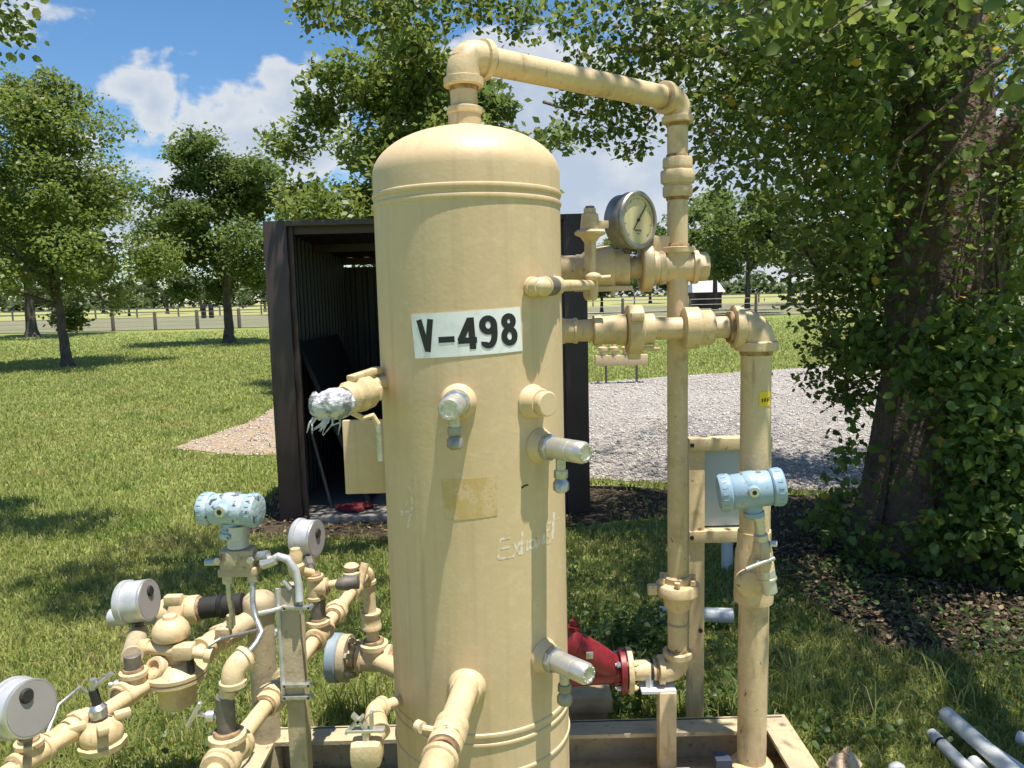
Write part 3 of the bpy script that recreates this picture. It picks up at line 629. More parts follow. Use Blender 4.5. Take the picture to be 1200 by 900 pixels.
# ================================================================== LOWER RUN and DOWN PIPE
DY = 2.065; DZ = P(740, 386, DY).z
def dx(px): return P(px, 386, DY).x
DX = P(884, 600, DY).x
t = thing('discharge_pipe', (DX, DY, .05), 'thick tan down pipe with its horizontal run from the vessel', 'pipe')
pipe(t, (dx(655)-.15, DY, DZ), (DX, DY, DZ), .0295); pipe(t, (dx(655)-.15, DY, DZ), (TC.x+.08, TC.y+.1, DZ), .0295)
coupling(t, (dx(667), DY, DZ), (1, 0, 0), .029, .045, k=1.2); coupling(t, (dx(714), DY, DZ), (1, 0, 0), .031, dx(733)-dx(695), k=1.34)
o = G().lathe((dx(734), DY, DZ), (1, 0, 0), [(0, .06), (.003, .066), (.038, .066), (.042, .062), (.043, .045), (.05, .042), (.072, .042), (.075, .034)], 30).build('hammer_union', 'tan', t)
for k in range(3):
    a = R(-90+120*k); G().box((dx(734)+.02, DY+.07*math.cos(a), DZ+.07*math.sin(a)), (.034, .022, .022), ch=.004).build('lug', 'tan', o)
G().cyl((dx(752), DY-.02, DZ-.05), (dx(772), DY-.02, DZ-.052), .006, seg=8).build('bolt', 'tan', t)
o = G().lathe((dx(800), DY, DZ), (1, 0, 0), [(0, .05), (.003, .056), (.04, .056), (.044, .05), (.05, .047), (.075, .047), (.08, .043), (.083, .037)], 30).build('reducer', 'tan', t)
elbow(t, (DX, DY, DZ), (-1, 0, 0), -zz, .0415, arm=1.55, k=1.26)
pipe(t, (DX, DY, DZ), (DX, DY, .05), .0405)
G().lathe((DX, DY, P(880, 900, DY).z-.02), zz, [(0, .056), (.005, .06), (.035, .06), (.042, .054), (.046, .044)], 28).build('base_collar', 'tan', t)
za, zb = P(882, 706, DY).z, P(882, 622, DY).z
o = G().lathe((DX, DY, za), zz, [(0, .043), (.006, .053), (.02, .054), ((zb-za)*.72, .050), ((zb-za)*.8, .046), (zb-za, .044)], 30).build('saddle', 'tan', t)
G().lathe((DX-.022, DY-.035, (za+zb)/2-.03), (-.2, -1, 0), [(0, .04), (.012, .04), (.022, .034), (.026, .02)], 26).build('boss', 'tan', o)
# yellow tag
tg = G(); zt = P(895, 465, DY).z; vs = []; fs = []
for j in range(3):
    for i in range(7):
        a = R(-5+50*i/6); vs.append((DX+.0418*math.sin(a), DY-.0418*math.cos(a), zt-.02+.02*j))
for j in range(2):
    for i in range(6): fs.append((j*7+i, j*7+i+1, j*7+i+8, j*7+i+7))
tgo = tg.add(vs, fs).build('caution_tag', 'yellow', t)
g = G()
for k, (aa, w_) in enumerate(((4, 5), (14, 6), (25, 5), (34, 4))):
    a0, a1 = R(aa), R(aa+w_); z0 = zt-.008+random.uniform(-.002, .002)
    g.add([(DX+.0424*math.sin(a), DY-.0424*math.cos(a), z) for a, z in ((a0, z0), (a1, z0), (a1, z0+.01), (a0, z0+.01))], [(0, 1, 2, 3)])
g.build('print', 'black', tgo)

# ================================================================== TRANSMITTERS
def transmitter(c, ax, m, label, Rr=.036, L_=.15, neck_to=None):
    c = V(c); a = V(ax).normalized(); up_ = (zz-a*a.z).normalized(); s = a.cross(up_)
    t = thing('transmitter', neck_to, label, 'transmitter', 'blue field transmitters')
    G().lathe(c-a*L_*.30, a, [(0, Rr*.92), (.006, Rr), (L_*.60-.006, Rr), (L_*.60, Rr*.92)], 30).ball(c+up_*Rr*.12, Rr*.99, 20, 12, (1.05, 1, .98)).build('housing', m, t)
    for sg in (-1, 1):
        p = c+a*sg*L_*.30; o = G().lathe(p, a*sg, [(0, Rr*1.0), (.004, Rr*1.07), (L_*.15, Rr*1.07), (L_*.185, Rr*.99), (L_*.2, Rr*.82)], 30).build('cover', m, t)
        for k in range(18):
            an = 2*math.pi*k/18; q = p+a*sg*L_*.11+(up_*math.cos(an)+s*math.sin(an))*Rr*1.06
            G().box(q, (L_*.07, .005, .003), (a, (s*math.cos(an)-up_*math.sin(an)), (up_*math.cos(an)+s*math.sin(an)))).build('rib', m, o)
    q = c-s*0+V((0, 0, 0)); f = -s if s.y > 0 else s
    o = G().lathe(c+f*Rr*.8+up_*.006, f, [(0, .016), (.012, .016), (.016, .0135)], 20).build('conduit_port', m, t)
    G().lathe(c+f*(Rr*.8+.0145)+up_*.006, f, [(0, .0125), (.003, .012), (.0031, .006), (.001, .006)], 18).build('port_plug', 'bright', o)
    G().lathe(c+f*(Rr*.8+.0165)+up_*.006, f, [(0, .0058), (.0016, .0058)], 6).build('socket_shade', 'black', o)  # black hex disc stands for the shade in the plug recess
    G().lathe(c-up_*Rr*.8, -up_, [(0, .024), (.02, .023), (.022, .027), (.034, .027), (.036, .02)], 18).build('neck', m, t)
    G().box(c+up_*Rr*.995+a*L_*.02-f*.004, (L_*.3, .03, .0015), (a, f, up_)).build('nameplate', 'steel', t)
    return t, up_, a, f
cT2 = P(880, 574, 1.95)
t2, up2, a2, f2 = transmitter(cT2, (1, -.12, .13), 'blue', 'clean sky blue transmitter mounted on the thick down pipe', .046, .168, P(888, 640, 1.96))
q = P(888, 606, 1.96); q1 = P(892, 634, 1.962); q2_ = P(897, 668, 1.955); q3 = P(903, 700, 1.95)
G().lathe(q+zz*.006, q1-q, [(0, .017), (.012, .017), (.014, .013), (.05, .013), (.055, .019), (.07, .019)], 12).build('nipple', 'bright', t2)
G().lathe(q1, q2_-q1, [(0, .019), (.006, .022), (.03, .022), (.034, .017), (.05, .017), (.056, .024), (.09, .024)], 10).build('valve_body', 'tan', t2)
G().lathe(q2_, q3-q2_, [(0, .024), (.02, .024), (.021, .0255), (.026, .0255), (.027, .021), (.06, .021), (.066, .015)], 20).build('plug', 'bright', t2)
hh = P(889, 660, 1.92); G().cyl(P(874, 667, 1.92), P(908, 654, 1.92), .0055, seg=10, ch=.001).cyl(hh, hh+V((0, .03, 0)), .006, seg=8).build('tee_handle', 'bright', t2)
G().cyl(q1+V((0, .01, -.02)), V((DX, DY-.03, q1.z-.03)), .013, seg=12).build('tap', 'tan', t2)
G().lathe(P(902, 637, 1.95), (1, -.2, 0), [(0, .008), (.018, .008)], 6).build('bleed_screw', 'bright', t2)

cT1 = P(270, 597, 1.66)
t1, up1, a1, f1 = transmitter(cT1, (1, -.18, .0), 'bluechip', 'paint-chipped pale blue transmitter over the left piping', .0345, .138, P(280, 690, 1.66))
n0 = P(278, 620, 1.66); G().lathe(n0+zz*.01, -zz, [(0, .026), (.03, .026), (.032, .022), (.05, .024)], 18).build('sensor_neck', 'silver', t1)
mz = P(280, 658, 1.66); G().box(mz+zz*.01, (.072, .05, .045), ch=.008).box(mz-zz*.02, (.085, .04, .02), ch=.004).build('flange_block', 'dusty', t1)
G().cyl(mz+V((-.03, 0, .0)), mz+V((-.075, 0, 0)), .008, seg=8).build('bleed_valve', 'steel', t1); G().cyl(mz+V((.03, 0, .01)), mz+V((.07, -.01, .018)), .01, seg=8).build('bleed_valve', 'steel', t1)
for bx_ in (-.036, .036):
    G().lathe(mz+V((bx_, -.027, .012)), (0, -1, 0), [(0, .008), (.006, .008)], 6).build('bolt', 'steel', t1)
la = [P(267, 676, 1.655), P(269, 700, 1.65), P(272, 716, 1.66), P(271, 735, 1.70)]
G().tube(la, .0062, 10).lathe(la[0]+zz*.004, -zz, [(0, .012), (.018, .012)], 6).build('impulse_tube', 'steel', t1)
lb = [P(296, 674, 1.655), P(296, 705, 1.64), P(299, 722, 1.63), P(307, 741, 1.60), P(300, 754, 1.58), P(286, 771, 1.54)]
G().tube(lb, .0062, 10).lathe(lb[0]+zz*.004, -zz, [(0, .012), (.018, .012)], 6).lathe(lb[-1], lb[-1]-lb[-2], [(-.016, .011), (.004, .013)], 6).build('impulse_tube', 'steel', t1)
G().tube([P(303, 719, 1.63), P(318, 716, 1.64), P(335, 711, 1.66)], .005, 8).build('vent_tube', 'bright', t1)

# square post carrying conduit
pc = P(348, 800, 1.68)
t = thing('conduit_post', (pc.x, 1.68, .0), 'thin square tan post with grey conduit bent over its top', 'post')
ptop = P(345, 685, 1.68).z
G().box((pc.x, 1.68, ptop/2), (.042, .042, ptop), ch=.003).build('post', 'dusty', t)
G().tube([P(318, 657, 1.66), P(326, 652, 1.66), P(337, 655, 1.66), P(346, 668, 1.66), P(350, 686, 1.66), P(351, 705, 1.65)], .009, 12).build('conduit', 'silver', t)
G().cyl((pc.x-.026, 1.66, ptop), (pc.x-.026, 1.66, ptop-.27), .0055, seg=8).build('tubing', 'silver', t)
G().cyl((pc.x+.026, 1.66, ptop), (pc.x+.026, 1.66, ptop-.06), .0055, seg=8).build('tubing', 'silver', t)
for py in (712, 803, 817):
    q = P(348, py, 1.655); g = G().box(q, (.062, .012, .009), ch=.002).cyl(q+V((-.03, -.006, 0)), q+V((-.03, .01, 0)), .006, seg=6).cyl(q+V((.03, -.006, 0)), q+V((.03, .01, 0)), .006, seg=6); g.build('clamp', 'steel', t)
G().lathe(P(313, 659, 1.65), V((-1, 0, -.3)), [(-.02, .011), (0, .013), (.012, .013), (.014, .009)], 8).build('conduit_fitting', 'bright', t)
G().cyl(P(341, 690, 1.66), P(332, 680, 1.66), .006, seg=8).build('clip', 'bright', t)

# ================================================================== LEFT LINES
# regulator line (nearest the lawn)
ZL = .52
def q1_(px, py): return PZ(px, py, ZL)
a0 = q1_(22, 898); a1 = q1_(268, 742); d = (a1-a0).normalized(); a1z = a1
t = thing('regulator_line', V((a0.x, a0.y, .1)), 'leftmost tan pipe run, from the near gauge back to the thick post', 'pipe')
pipe(t, a0-d*.15, a1, .0185)
ga = q1_(36, 888); tee(t, ga, d, zz, .020)
coupling(t, q1_(66, 866), d, .019, .045); union(t, q1_(92, 850), d, .021, .06)
coupling(t, q1_(146, 812)+V((0, 0, -.005)), d, .024, .045)
gbp = q1_(158, 806); tee(t, gbp, d, zz, .0235)
coupling(t, q1_(243, 757), d, .025, .05); union(t, q1_(258, 747), d, .023, .065)
# isolating valve body
vb = q1_(118, 850)
t = thing('plug_valve', vb, 'low tan plug valve with dark stem and tee handle, beside the near gauge', 'valve')
G().ball(vb-zz*.02, .042, 18, 10, (1.1, 1.1, .9)).lathe(vb-zz*.05, zz, [(0, .05), (.014, .052), (.018, .044)], 10).build('body', 'tan', t)
for k in range(4):
    a = k*math.pi/2+.6; G().box(vb+V((.045*math.cos(a), .045*math.sin(a), .012)), (.034, .022, .016), (V((math.cos(a), math.sin(a), 0)), V((-math.sin(a), math.cos(a), 0)), zz), ch=.004).build('lug', 'tan', t)
st = vb+zz*.03; stt = P(109, 808, st.y); G().cyl(st, stt, .010, seg=12).build('stem', 'rubber', t)
G().lathe(st-zz*.01, stt-st, [(0, .018), (.02, .02), (.03, .013)], 8).build('packing_nut', 'steel', t)
G().tube([stt+(stt-st).normalized()*(-.01), P(109, 796, st.y)], .008, 8).cyl(P(108, 807, st.y), P(131, 789, st.y), .0055, seg=10).build('tee_handle', 'steel', t)
t = thing('gauge_valve', P(150, 802, gbp.y), 'small bright valve stub left of the grey nipple', 'valve')
G().lathe(P(153, 803, gbp.y), (-1, -.1, .1), [(0, .009), (.02, .009), (.022, .013), (.036, .013), (.04, .007), (.05, .007)], 10).build('stub', 'bright', t)
# regulator
rg = q1_(206, 790)
t = thing('regulator', rg, 'stacked tan regulator with round diaphragm flange in the left piping', 'regulator')
G().lathe(rg-zz*.085, zz, [(0, .03), (.01, .044), (.06, .046), (.075, .052)], 26).build('lower_body', 'tan', t)
o = G().lathe(rg-zz*.012, zz, [(0, .07), (.004, .075), (.012, .075), (.013, .072), (.016, .072), (.017, .076), (.026, .076), (.032, .068), (.045, .055), (.05, .05)], 36).build('diaphragm_flange', 'tan', t)
for k in range(8):
    a = k*math.pi/4+.2; G().lathe(rg+V((.066*math.cos(a), .066*math.sin(a), .013)), zz, [(0, .006), (.006, .006)], 6).build('bolt', 'tan', o)
G().lathe(rg+V((-.025, -.035, .035)), (-.35, -.8, .45), [(0, .03), (.014, .03), (.018, .026), (.0181, .018), (.008, .016)], 24).build('vent_port', 'tan', t)
G().lathe(rg+zz*.035, zz, [(0, .032), (.05, .032), (.052, .026)], 20).build('yoke', 'tan', t)
G().cyl(rg+V((-.068, -.02, .082)), rg+V((.05, -.03, .072)), .015, seg=14).lathe(rg+V((-.072, -.02, .082)), (1, 0, 0), [(0, .02), (.014, .022), (.02, .018)], 14).box(rg+V((.04, -.03, .075)), (.05, .04, .036), ch=.008).lathe(rg+V((.06, -.03, .072)), (1, 0, -.2), [(0, .015), (.03, .013), (.034, .02), (.05, .02)], 12).build('cross_arm', 'tan', t)
G().lathe(rg+V((-.004, .0, .092)), zz, [(0, .026), (.006, .042), (.022, .046), (.036, .042), (.05, .032), (.056, .018), (.064, .016), (.066, .01)], 26).build('spring_dome', 'tan', t)
G().cyl(rg+V((.055, -.035, .06)), rg+V((.055, -.035, .022)), .009, seg=10).build('nipple', 'rubber', t)
# gauges of the left lines
gA = P(36, 830, 1.38); gauge(gA, (.93, -.33, .14), .056, .052, (ga.x, ga.y, ZL+.045), 'nearest gauge at the left edge, seen from behind with a dark plug', False, plugpos=(-.12, .5))
gBx = P(174, 703, 1.98)
t = thing('gauge_standpipe', V((gbp.x, gbp.y, ZL)), 'tan standpipe on a grey nipple carrying the middle left gauge', 'pipe')
pipe(t, gbp+zz*.04, V((gbp.x, gbp.y, ZL))+zz*.085, .0195, 'greynip', 'nipple'); sp_top = P(162, 742, gBx.y+.02)
pipe(t, gbp+zz*.08, sp_top, .0255, 'dusty')
gauge(gBx, (1, -.06, .12), .0575, .07, (sp_top.x, sp_top.y, sp_top.z-.01), 'silver gauge on the standpipe behind the regulator, seen from behind', False, plugpos=(.12, .38))
gC = P(370, 631, 2.22)
# thick post with cross run
pp = PZ(303, 697, .60); PXY = V((pp.x, pp.y, 0))
t = thing('manifold_post', PXY, 'thick tan vertical pipe post with rounded cap in the left piping', 'post')
pipe(t, PXY, PXY+zz*.585, .0385, 'dusty', 'post', 28)
o = G().lathe(PXY+zz*.55, zz, [(0, .0385), (.004, .047), (.03, .047), (.045, .043), (.055, .031), (.06, .011)], 28).build('cap', 'dusty', t)
e1 = a1z; pipe(t, PXY+zz*.54, V((e1.x, e1.y, ZL))+(V((PXY.x, PXY.y, ZL))-e1)*.1, .031, 'dusty', 'branch')
G().lathe(V((e1.x, e1.y, ZL)), d, [(-.02, .024), (0, .034), (.03, .036), (.05, .032)], 20).build('reducer', 'dusty', t)
G().box(P(262, 742, 2.02), (.04, .03, .035), ch=.006).lathe(P(271, 733, 2.02), zz, [(0, .012), (.03, .012)], 6).build('bracket', 'dusty', t)
# cross run towards the lawn
cr = PXY+zz*.575
t = thing('cross_run', cr, 'short cross pipe with black sleeve, tan union and blue grey end behind the regulator', 'pipe')
Yc = PXY.y
def cx(px, py): q = P(px, py, Yc); return V((q.x, Yc, q.z))
k0 = cx(285, 707); k1 = cx(140, 724); dl = (k1-k0).normalized()
pipe(t, k0, cx(226, 714), .031, 'rubber', 'sleeve'); o = G().lathe(cx(259, 710), dl, [(-.012, .032), (-.008, .036), (.0, .036), (.004, .032)], 24).build('sleeve_band', 'black', t)
union(t, cx(212, 716), dl, .031, .11, k=1.5); G().box(cx(207, 700)+V((0, -.02, 0)), (.05, .03, .03), ch=.006).build('lug', 'tan', t)
pipe(t, cx(210, 716), cx(172, 720), .03, 'bluepipe', 'blue_pipe'); pipe(t, cx(172, 720), cx(148, 722), .02, 'silver')
G().lathe(cx(146, 722), dl, [(0, .022), (.004, .027), (.04, .026), (.045, .02)], 12).build('end_plug', 'silver', t)

t = thing('sensing_tube', rg+V((.06, -.03, .07)), 'thin bright sensing tube looping from the regulator to the thick post', 'tube')
G().tube([rg+V((.085, -.03, .066)), rg+V((.105, -.035, .09)), rg+V((.125, -.02, .10)), rg+V((.15, .06, .075)), rg+V((.165, .14, .05)), rg+V((.16, .19, .02))], .0042, 8).build('tube', 'steel', t)
G().lathe(rg+V((.083, -.03, .064)), (.7, -.1, .7), [(-.006, .009), (.012, .009)], 6).build('nut', 'steel', t)
t = thing('sensing_tube', vb+V((.03, 0, .02)), 'thin bright tube curving beside the low plug valve', 'tube')
G().tube([vb+V((-.05, .07, .03)), vb+V((-.075, .06, .06)), vb+V((-.09, .0, .05)), vb+V((-.08, -.07, .015))], .004, 8).build('tube', 'steel', t)
# second line
ZM = .55
def q2f(px, py): return PZ(px, py, ZM)
b0 = q2f(252, 905); b1 = q2f(430, 670); d2 = (b1-b0).normalized()
t = thing('metering_line', V((b0.x, b0.y, .1)), 'tan pipe run with unions beside the vessel, leading back to an elbow', 'pipe')
pipe(t, b0-d2*.1, b1, .0185)
tj = q2f(268, 884); tee(t, tj, d2, zz, .026, arm=1.7); coupling(t, q2f(259, 896), d2, .026, .045); union(t, q2f(318, 818), d2, .0215, .07)
coupling(t, q2f(336, 795), d2, .024, .04)
gcp = q2f(374, 744); tee(t, gcp, d2, zz, .0225); union(t, q2f(394, 717), d2, .021, .065)
vv = q2f(413, 692); coupling(t, vv, d2, .022, .05)
elbow(t, b1, -d2, -zz, .0205)
zdr = P(437, 772, b1.y).z; dp = V((b1.x+.012, b1.y, zdr)); pipe(t, b1, dp, .0205)
coupling(t, b1.lerp(dp, .55), zz, .026, .06)
tee(t, dp, (1, -.12, 0), zz, .034, 'tan', arm=1.7)
pipe(t, dp, dp+V((.35, -.3, 0)), .032); 
f0 = dp+V((-.10, .012, 0)); pipe(t, dp, f0, .034); flange(t, f0, (1, -.12, 0), .078, .028, 6, 'dusty', 'dusty'); 
o = G().lathe(f0+V((-.052, .006, 0)), (1, -.12, 0), [(0, .076), (.004, .081), (.034, .081), (.038, .076)], 32).build('blind_flange', 'bluepipe', t)
G().lathe(f0+V((-.018, .002, 0)), (1, -.12, 0), [(-.004, .07), (.006, .07)], 28).build('gasket', 'bright', t)
t = thing('small_valve', vv, 'small tan valve with black tip behind the round far gauge', 'valve')
G().lathe(vv+zz*.02, zz, [(0, .02), (.02, .022), (.026, .027), (.04, .027), (.046, .02), (.052, .024), (.06, .024), (.066, .017)], 12).build('body', 'tan', t)
G().cyl(P(418, 668, vv.y), P(418, 690, vv.y), .009, seg=10).build('tip', 'rubber', t)
pipe(t, P(428, 660, vv.y+.05), P(420, 688, vv.y+.02), .014, seg=12)
# riser nipple with elbow under the transmitter
t = thing('tapping_elbow', V(tj), 'tan elbow on a grey nipple taking the bent tube, in front of the thick post', 'pipe')
et = P(272, 783, tj.y); pipe(t, tj+zz*.045, tj+zz*.125, .0185, 'greynip', 'nipple'); pipe(t, tj+zz*.11, et, .016); elbow(t, et, -zz, (.55, .8, .25), .019, arm=1.9)
t = thing('bleed_valve', P(262, 836, tj.y), 'bright bleed valve with tee bar left of the tapping nipple', 'valve')
G().lathe(P(262, 838, tj.y), (-1, -.1, .02), [(0, .007), (.016, .007), (.018, .011), (.032, .011), (.036, .006)], 10).build('stub', 'bright', t)
G().cyl(P(220, 851, tj.y-.02), P(235, 823, tj.y-.02), .0048, seg=10, ch=.001).cyl(P(246, 838, tj.y), P(228, 837, tj.y-.02), .004, seg=8).build('tee_bar', 'bright', t)
# far gauge column
t = thing('gauge_column', V(gcp), 'slim tan column with grey nipple and side valve below the far gauge', 'pipe')
cb = V((gcp.x, gcp.y, ZM)); tt_ = P(368, 680, gcp.y)
pipe(t, cb+zz*.04, cb+zz*.10, .0205, 'greynip', 'nipple'); pipe(t, cb+zz*.09, tt_, .0165)
tee(t, P(369, 688, gcp.y), zz, (1, 0, 0), .0175); pipe(t, P(369, 688, gcp.y), P(400, 683, gcp.y), .011, seg=12)
G().lathe(P(394, 685, gcp.y), (1, 0, .1), [(0, .012), (.01, .017), (.03, .02), (.04, .017), (.06, .019), (.062, .012)], 10).build('side_valve', 'greynip', t)
G().lathe(P(347, 662, gcp.y-.03), zz, [(-.03, .016), (-.01, .022), (.0, .022), (.006, .016), (.03, .018), (.036, .014), (.045, .013)], 10).cyl(P(347, 668, gcp.y-.03), P(366, 672, gcp.y), .012, seg=10).build('root_valve', 'tan', t)
gauge(gC, (.97, -.22, .02), .0575, .06, (tt_.x, tt_.y, tt_.z), 'far left gauge beside the vessel, in front of the shed opening', False, plugpos=(.1, .25))
t = thing('tee_bar_valve', P(330, 738, 2.2), 'little bright tee bar valve behind the thin square post', 'valve')
G().lathe(P(340, 741, 2.2), (-1, 0, 0), [(0, .009), (.03, .009), (.032, .012), (.05, .012)], 10).build('stub', 'bright', t)
G().cyl(P(316, 734, 2.18), P(322, 745, 2.18), .008, seg=10).cyl(P(319, 740, 2.18), P(330, 741, 2.19), .004, seg=8).build('tee_bar', 'bright', t)

# ================================================================== SKID
t = thing('skid_frame', (.0, 1.7, 0), 'tan steel channel skid under the vessel and piping', 'skid')
def beam(x0, x1, y, z0, z1, dep, name='beam'):
    g = G(); xm = (x0+x1)/2; l = x1-x0; th = .012
    g.box((xm, y, (z0+z1)/2), (l, th, z1-z0)); g.box((xm, y-dep/2, z1-th/2), (l, dep, th)); g.box((xm, y-dep/2, z0+th/2), (l, dep, th))
    g.build(name, 'dusty', t)
beam(-.80, .80, 2.22, .02, .155, .075, 'rear_rail'); beam(-.80, .80, 1.30, .02, .155, .075, 'front_rail')
for x in (-.806, .806):
    g = G().box((x, 1.75, .0875), (.012, .96, .135)); s = -1 if x > 0 else 1
    g.box((x+s*.04, 1.75, .149), (.068, .96, .011)); g.build('end_rail', 'dusty', t)
G().box((-.09, 1.75, .09), (.5, .5, .016)).build('base_plate', 'dusty', t)
G().box((.5, 1.95, .055), (.56, .34, .012)).build('deck_plate', 'dusty', t)
tm = thing('timber_block', (.2, 2.33, .0), 'short lumber offcut lying behind the skid rail', 'lumber')
G().box((.22, 2.36, .152), (.15, .10, .05), ch=.004).box((.22, 2.36, .062), (.12, .08, .124)).build('block', 'lumber', tm)
t = thing('dark_box', P(846, 892, 2.0), 'dark blue box sitting on the skid left of the down pipe', 'box')
G().box(P(846, 893, 2.0), (.045, .05, .04), ch=.004).build('body', 'navy', t)

# instrument stand behind the pipes
SYb = 2.36
def sx(px): return P(px, 570, SYb).x
def szb(py): return P(840, py, SYb).z
x0, x1 = sx(815), sx(892)
t = thing('instrument_stand', ((x0+x1)/2, SYb, 0), 'tan angle stand with a pale grey board behind the down pipe', 'stand')
for x in (x0, x1): G().box((x, SYb, szb(512)/2), (.05, .04, szb(512)), ch=.003).build('post', 'tan', t)
for py in (519, 626): G().box(((x0+x1)/2, SYb-.004, szb(py)), (x1-x0+.05, .05, .038), ch=.003).build('rail', 'tan', t)
G().box(((x0+x1)/2, SYb+.012, szb(572)), (x1-x0-.05, .012, szb(527)-szb(617)), ch=.002).build('board', 'greyboard', t)
for py in (519, 626): G().lathe((x0-.018, SYb-.028, szb(py)), (0, -1, 0), [(0, .007), (.006, .007)], 6).build('bolt', 'black', t)
G().lathe((x0+.012, SYb-.02, szb(735)), (0, -1, 0), [(0, .007), (.006, .007)], 6).build('bolt', 'black', t)

# white pipes behind the stand and loose ones on the grass
def pvc(name, p0, p1, r, label, grp, dark_end=True, mm='pvc'):
    p0, p1 = V(p0), V(p1); a = (p1-p0).normalized(); l = (p1-p0).length
    t = thing(name, p0, label, 'pipe', grp)
    G().lathe(p0, a, [(0, r*.8), (.0005, r*.98), (.003, r), (l-.003, r), (l, r*.9)], 24).build('tube', mm, t)
    if dark_end: G().lathe(p0-a*.0015, a, [(0, r*.78), (.003, r*.79)], 20).build('bore_shade', 'black', t)  # solid black disc painted in for the shade inside the pipe mouth
    return t
gp = 'loose white pipes on the grass'
pvc('white_pipe', (.62, 3.22, .06), (.93, 3.18, .06), .032, 'white pipe lying on the grass behind the instrument stand', gp, False)
pvc('white_pipe', PZ(852, 668, 0), PZ(852, 668, 0)+zz*.16, .03, 'short upright white pipe stub behind the instrument stand', gp, False)
def pz2(px, py, z): q = PZ(px, py, z); return V((q.x, q.y, z))
pvc('white_pipe', pz2(1108, 836, .075), pz2(1210, 925, .06), .024, 'thickest loose white pipe in the lower right corner, on top', gp)
pw = pvc('white_pipe', pz2(1092, 860, .03), pz2(1162, 930, .03), .019, 'thin white pipe with a dark band, leftmost of the loose pipes', gp)
q0, q1 = pz2(1092, 860, .03), pz2(1162, 930, .03); dd = (q1-q0).normalized()
G().lathe(q0+dd*.055, dd, [(-.004, .0192), (-.004, .0205), (.004, .0205), (.004, .0192)], 20).build('band', 'black', pw)
pvc('white_pipe', pz2(1144, 868, .03), pz2(1235, 930, .03), .02, 'white pipe lying behind the thickest loose pipe', gp)
pvc('white_pipe', pz2(1193, 864, .03), pz2(1290, 905, .03), .022, 'white pipe end just entering at the right edge', gp)
pvc('white_pipe', pz2(1141, 893, .025), pz2(1175, 930, .025), .022, 'short white pipe between the two nearest loose pipes', gp)
t = thing('broken_rock', pz2(990, 897, .03), 'jagged pale tan rock in the grass at the bottom edge', 'rock')
G().ball(pz2(988, 900, .02), .05, 10, 7, (1, .7, .9), .3).ball(pz2(994, 888, .05), .022, 8, 6, (.7, .7, 1.3), .35).build('rock', 'stone', t, 15)
t = thing('white_pebble', pz2(1051, 899, .02), 'small white rounded pebble in the grass at the bottom edge', 'pebble')
G().ball(pz2(1051, 901, .02), .026, 12, 8, (1, .8, .8), .05).build('pebble', 'white', t)

# ================================================================== SHED
X0, X1, YF, YB, ZH = -1.565, .50, 5.0, 7.2, 1.96
t = thing('storage_shed', ((X0+X1)/2, YF, 0), 'open dark brown corrugated metal shed behind the vessel', 'shed')
def corr(p, du, dv, w, h, nrm, pitch=.11, dep=.02):
    """corrugated sheet from corner p, ribs run along dv"""
    g = G(); vs = []; n = int(w/pitch); us = []
    for i in range(n):
        for a, b in ((0, 0), (.5, 0), (.6, 1), (.9, 1)): us.append(((i+a)*pitch, b*dep))
    us.append((w, 0)); p = V(p); du = V(du); dv = V(dv); nrm = V(nrm)
    for o_ in (0, -.003):
        for uu, dd_ in us:
            for hh_ in (0, h): vs.append(p+du*uu+dv*hh_+nrm*(dd_+o_))
    k = len(us)*2; fs = []
    for i in range(len(us)-1):
        a = 2*i; fs.append((a, a+2, a+3, a+1)); fs.append((k+a, k+a+1, k+a+3, k+a+2))
    return g.add(vs, fs)
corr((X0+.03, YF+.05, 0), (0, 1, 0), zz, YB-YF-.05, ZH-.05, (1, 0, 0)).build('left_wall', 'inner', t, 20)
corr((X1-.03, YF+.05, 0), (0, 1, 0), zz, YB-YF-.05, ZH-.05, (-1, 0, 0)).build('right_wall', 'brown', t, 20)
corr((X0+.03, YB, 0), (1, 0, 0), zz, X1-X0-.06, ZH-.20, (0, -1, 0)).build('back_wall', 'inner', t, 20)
rs = V((0, 1, -.055)).normalized()
corr((X0+.012, YF-.01, ZH-.012), (1, 0, 0), rs, X1-X0-.03, YB-YF+.06, (0, 0, 1), .15, .014).build('roof', 'brown', t, 20)
ri = G()
for k in range(3): ri.box(((X0+X1)/2, YF+.06+k*1.0, ZH-.045-.055*k), (X1-X0-.1, .05, .06))
ri.build('purlin', 'brown', t)
G().box(((X0+X1)/2, YF-.036, ZH-.012), (X1-X0-.30, .024, .034), ch=.004).build('front_trim', 'brown', t)
# corner trims: folded metal
for xs, nm in ((X0, 'left'), (X1, 'right')):
    sg = 1 if xs == X0 else -1
    g = G().box((xs+sg*.075, YF, ZH/2+.004), (.15, .045, ZH+.008), ch=.006).box((xs+sg*.165, YF+.03, ZH/2+.004), (.03, .03, ZH+.008)).box((xs+sg*.012, YF+.09, ZH/2+.004), (.024, .14, ZH+.008))
    g.build('corner_post', 'brown', t)
G().box(((X0+X1)/2, (YF+YB)/2, .015), (X1-X0-.1, YB-YF-.1, .03)).build('floor_slab', 'concrete', t)
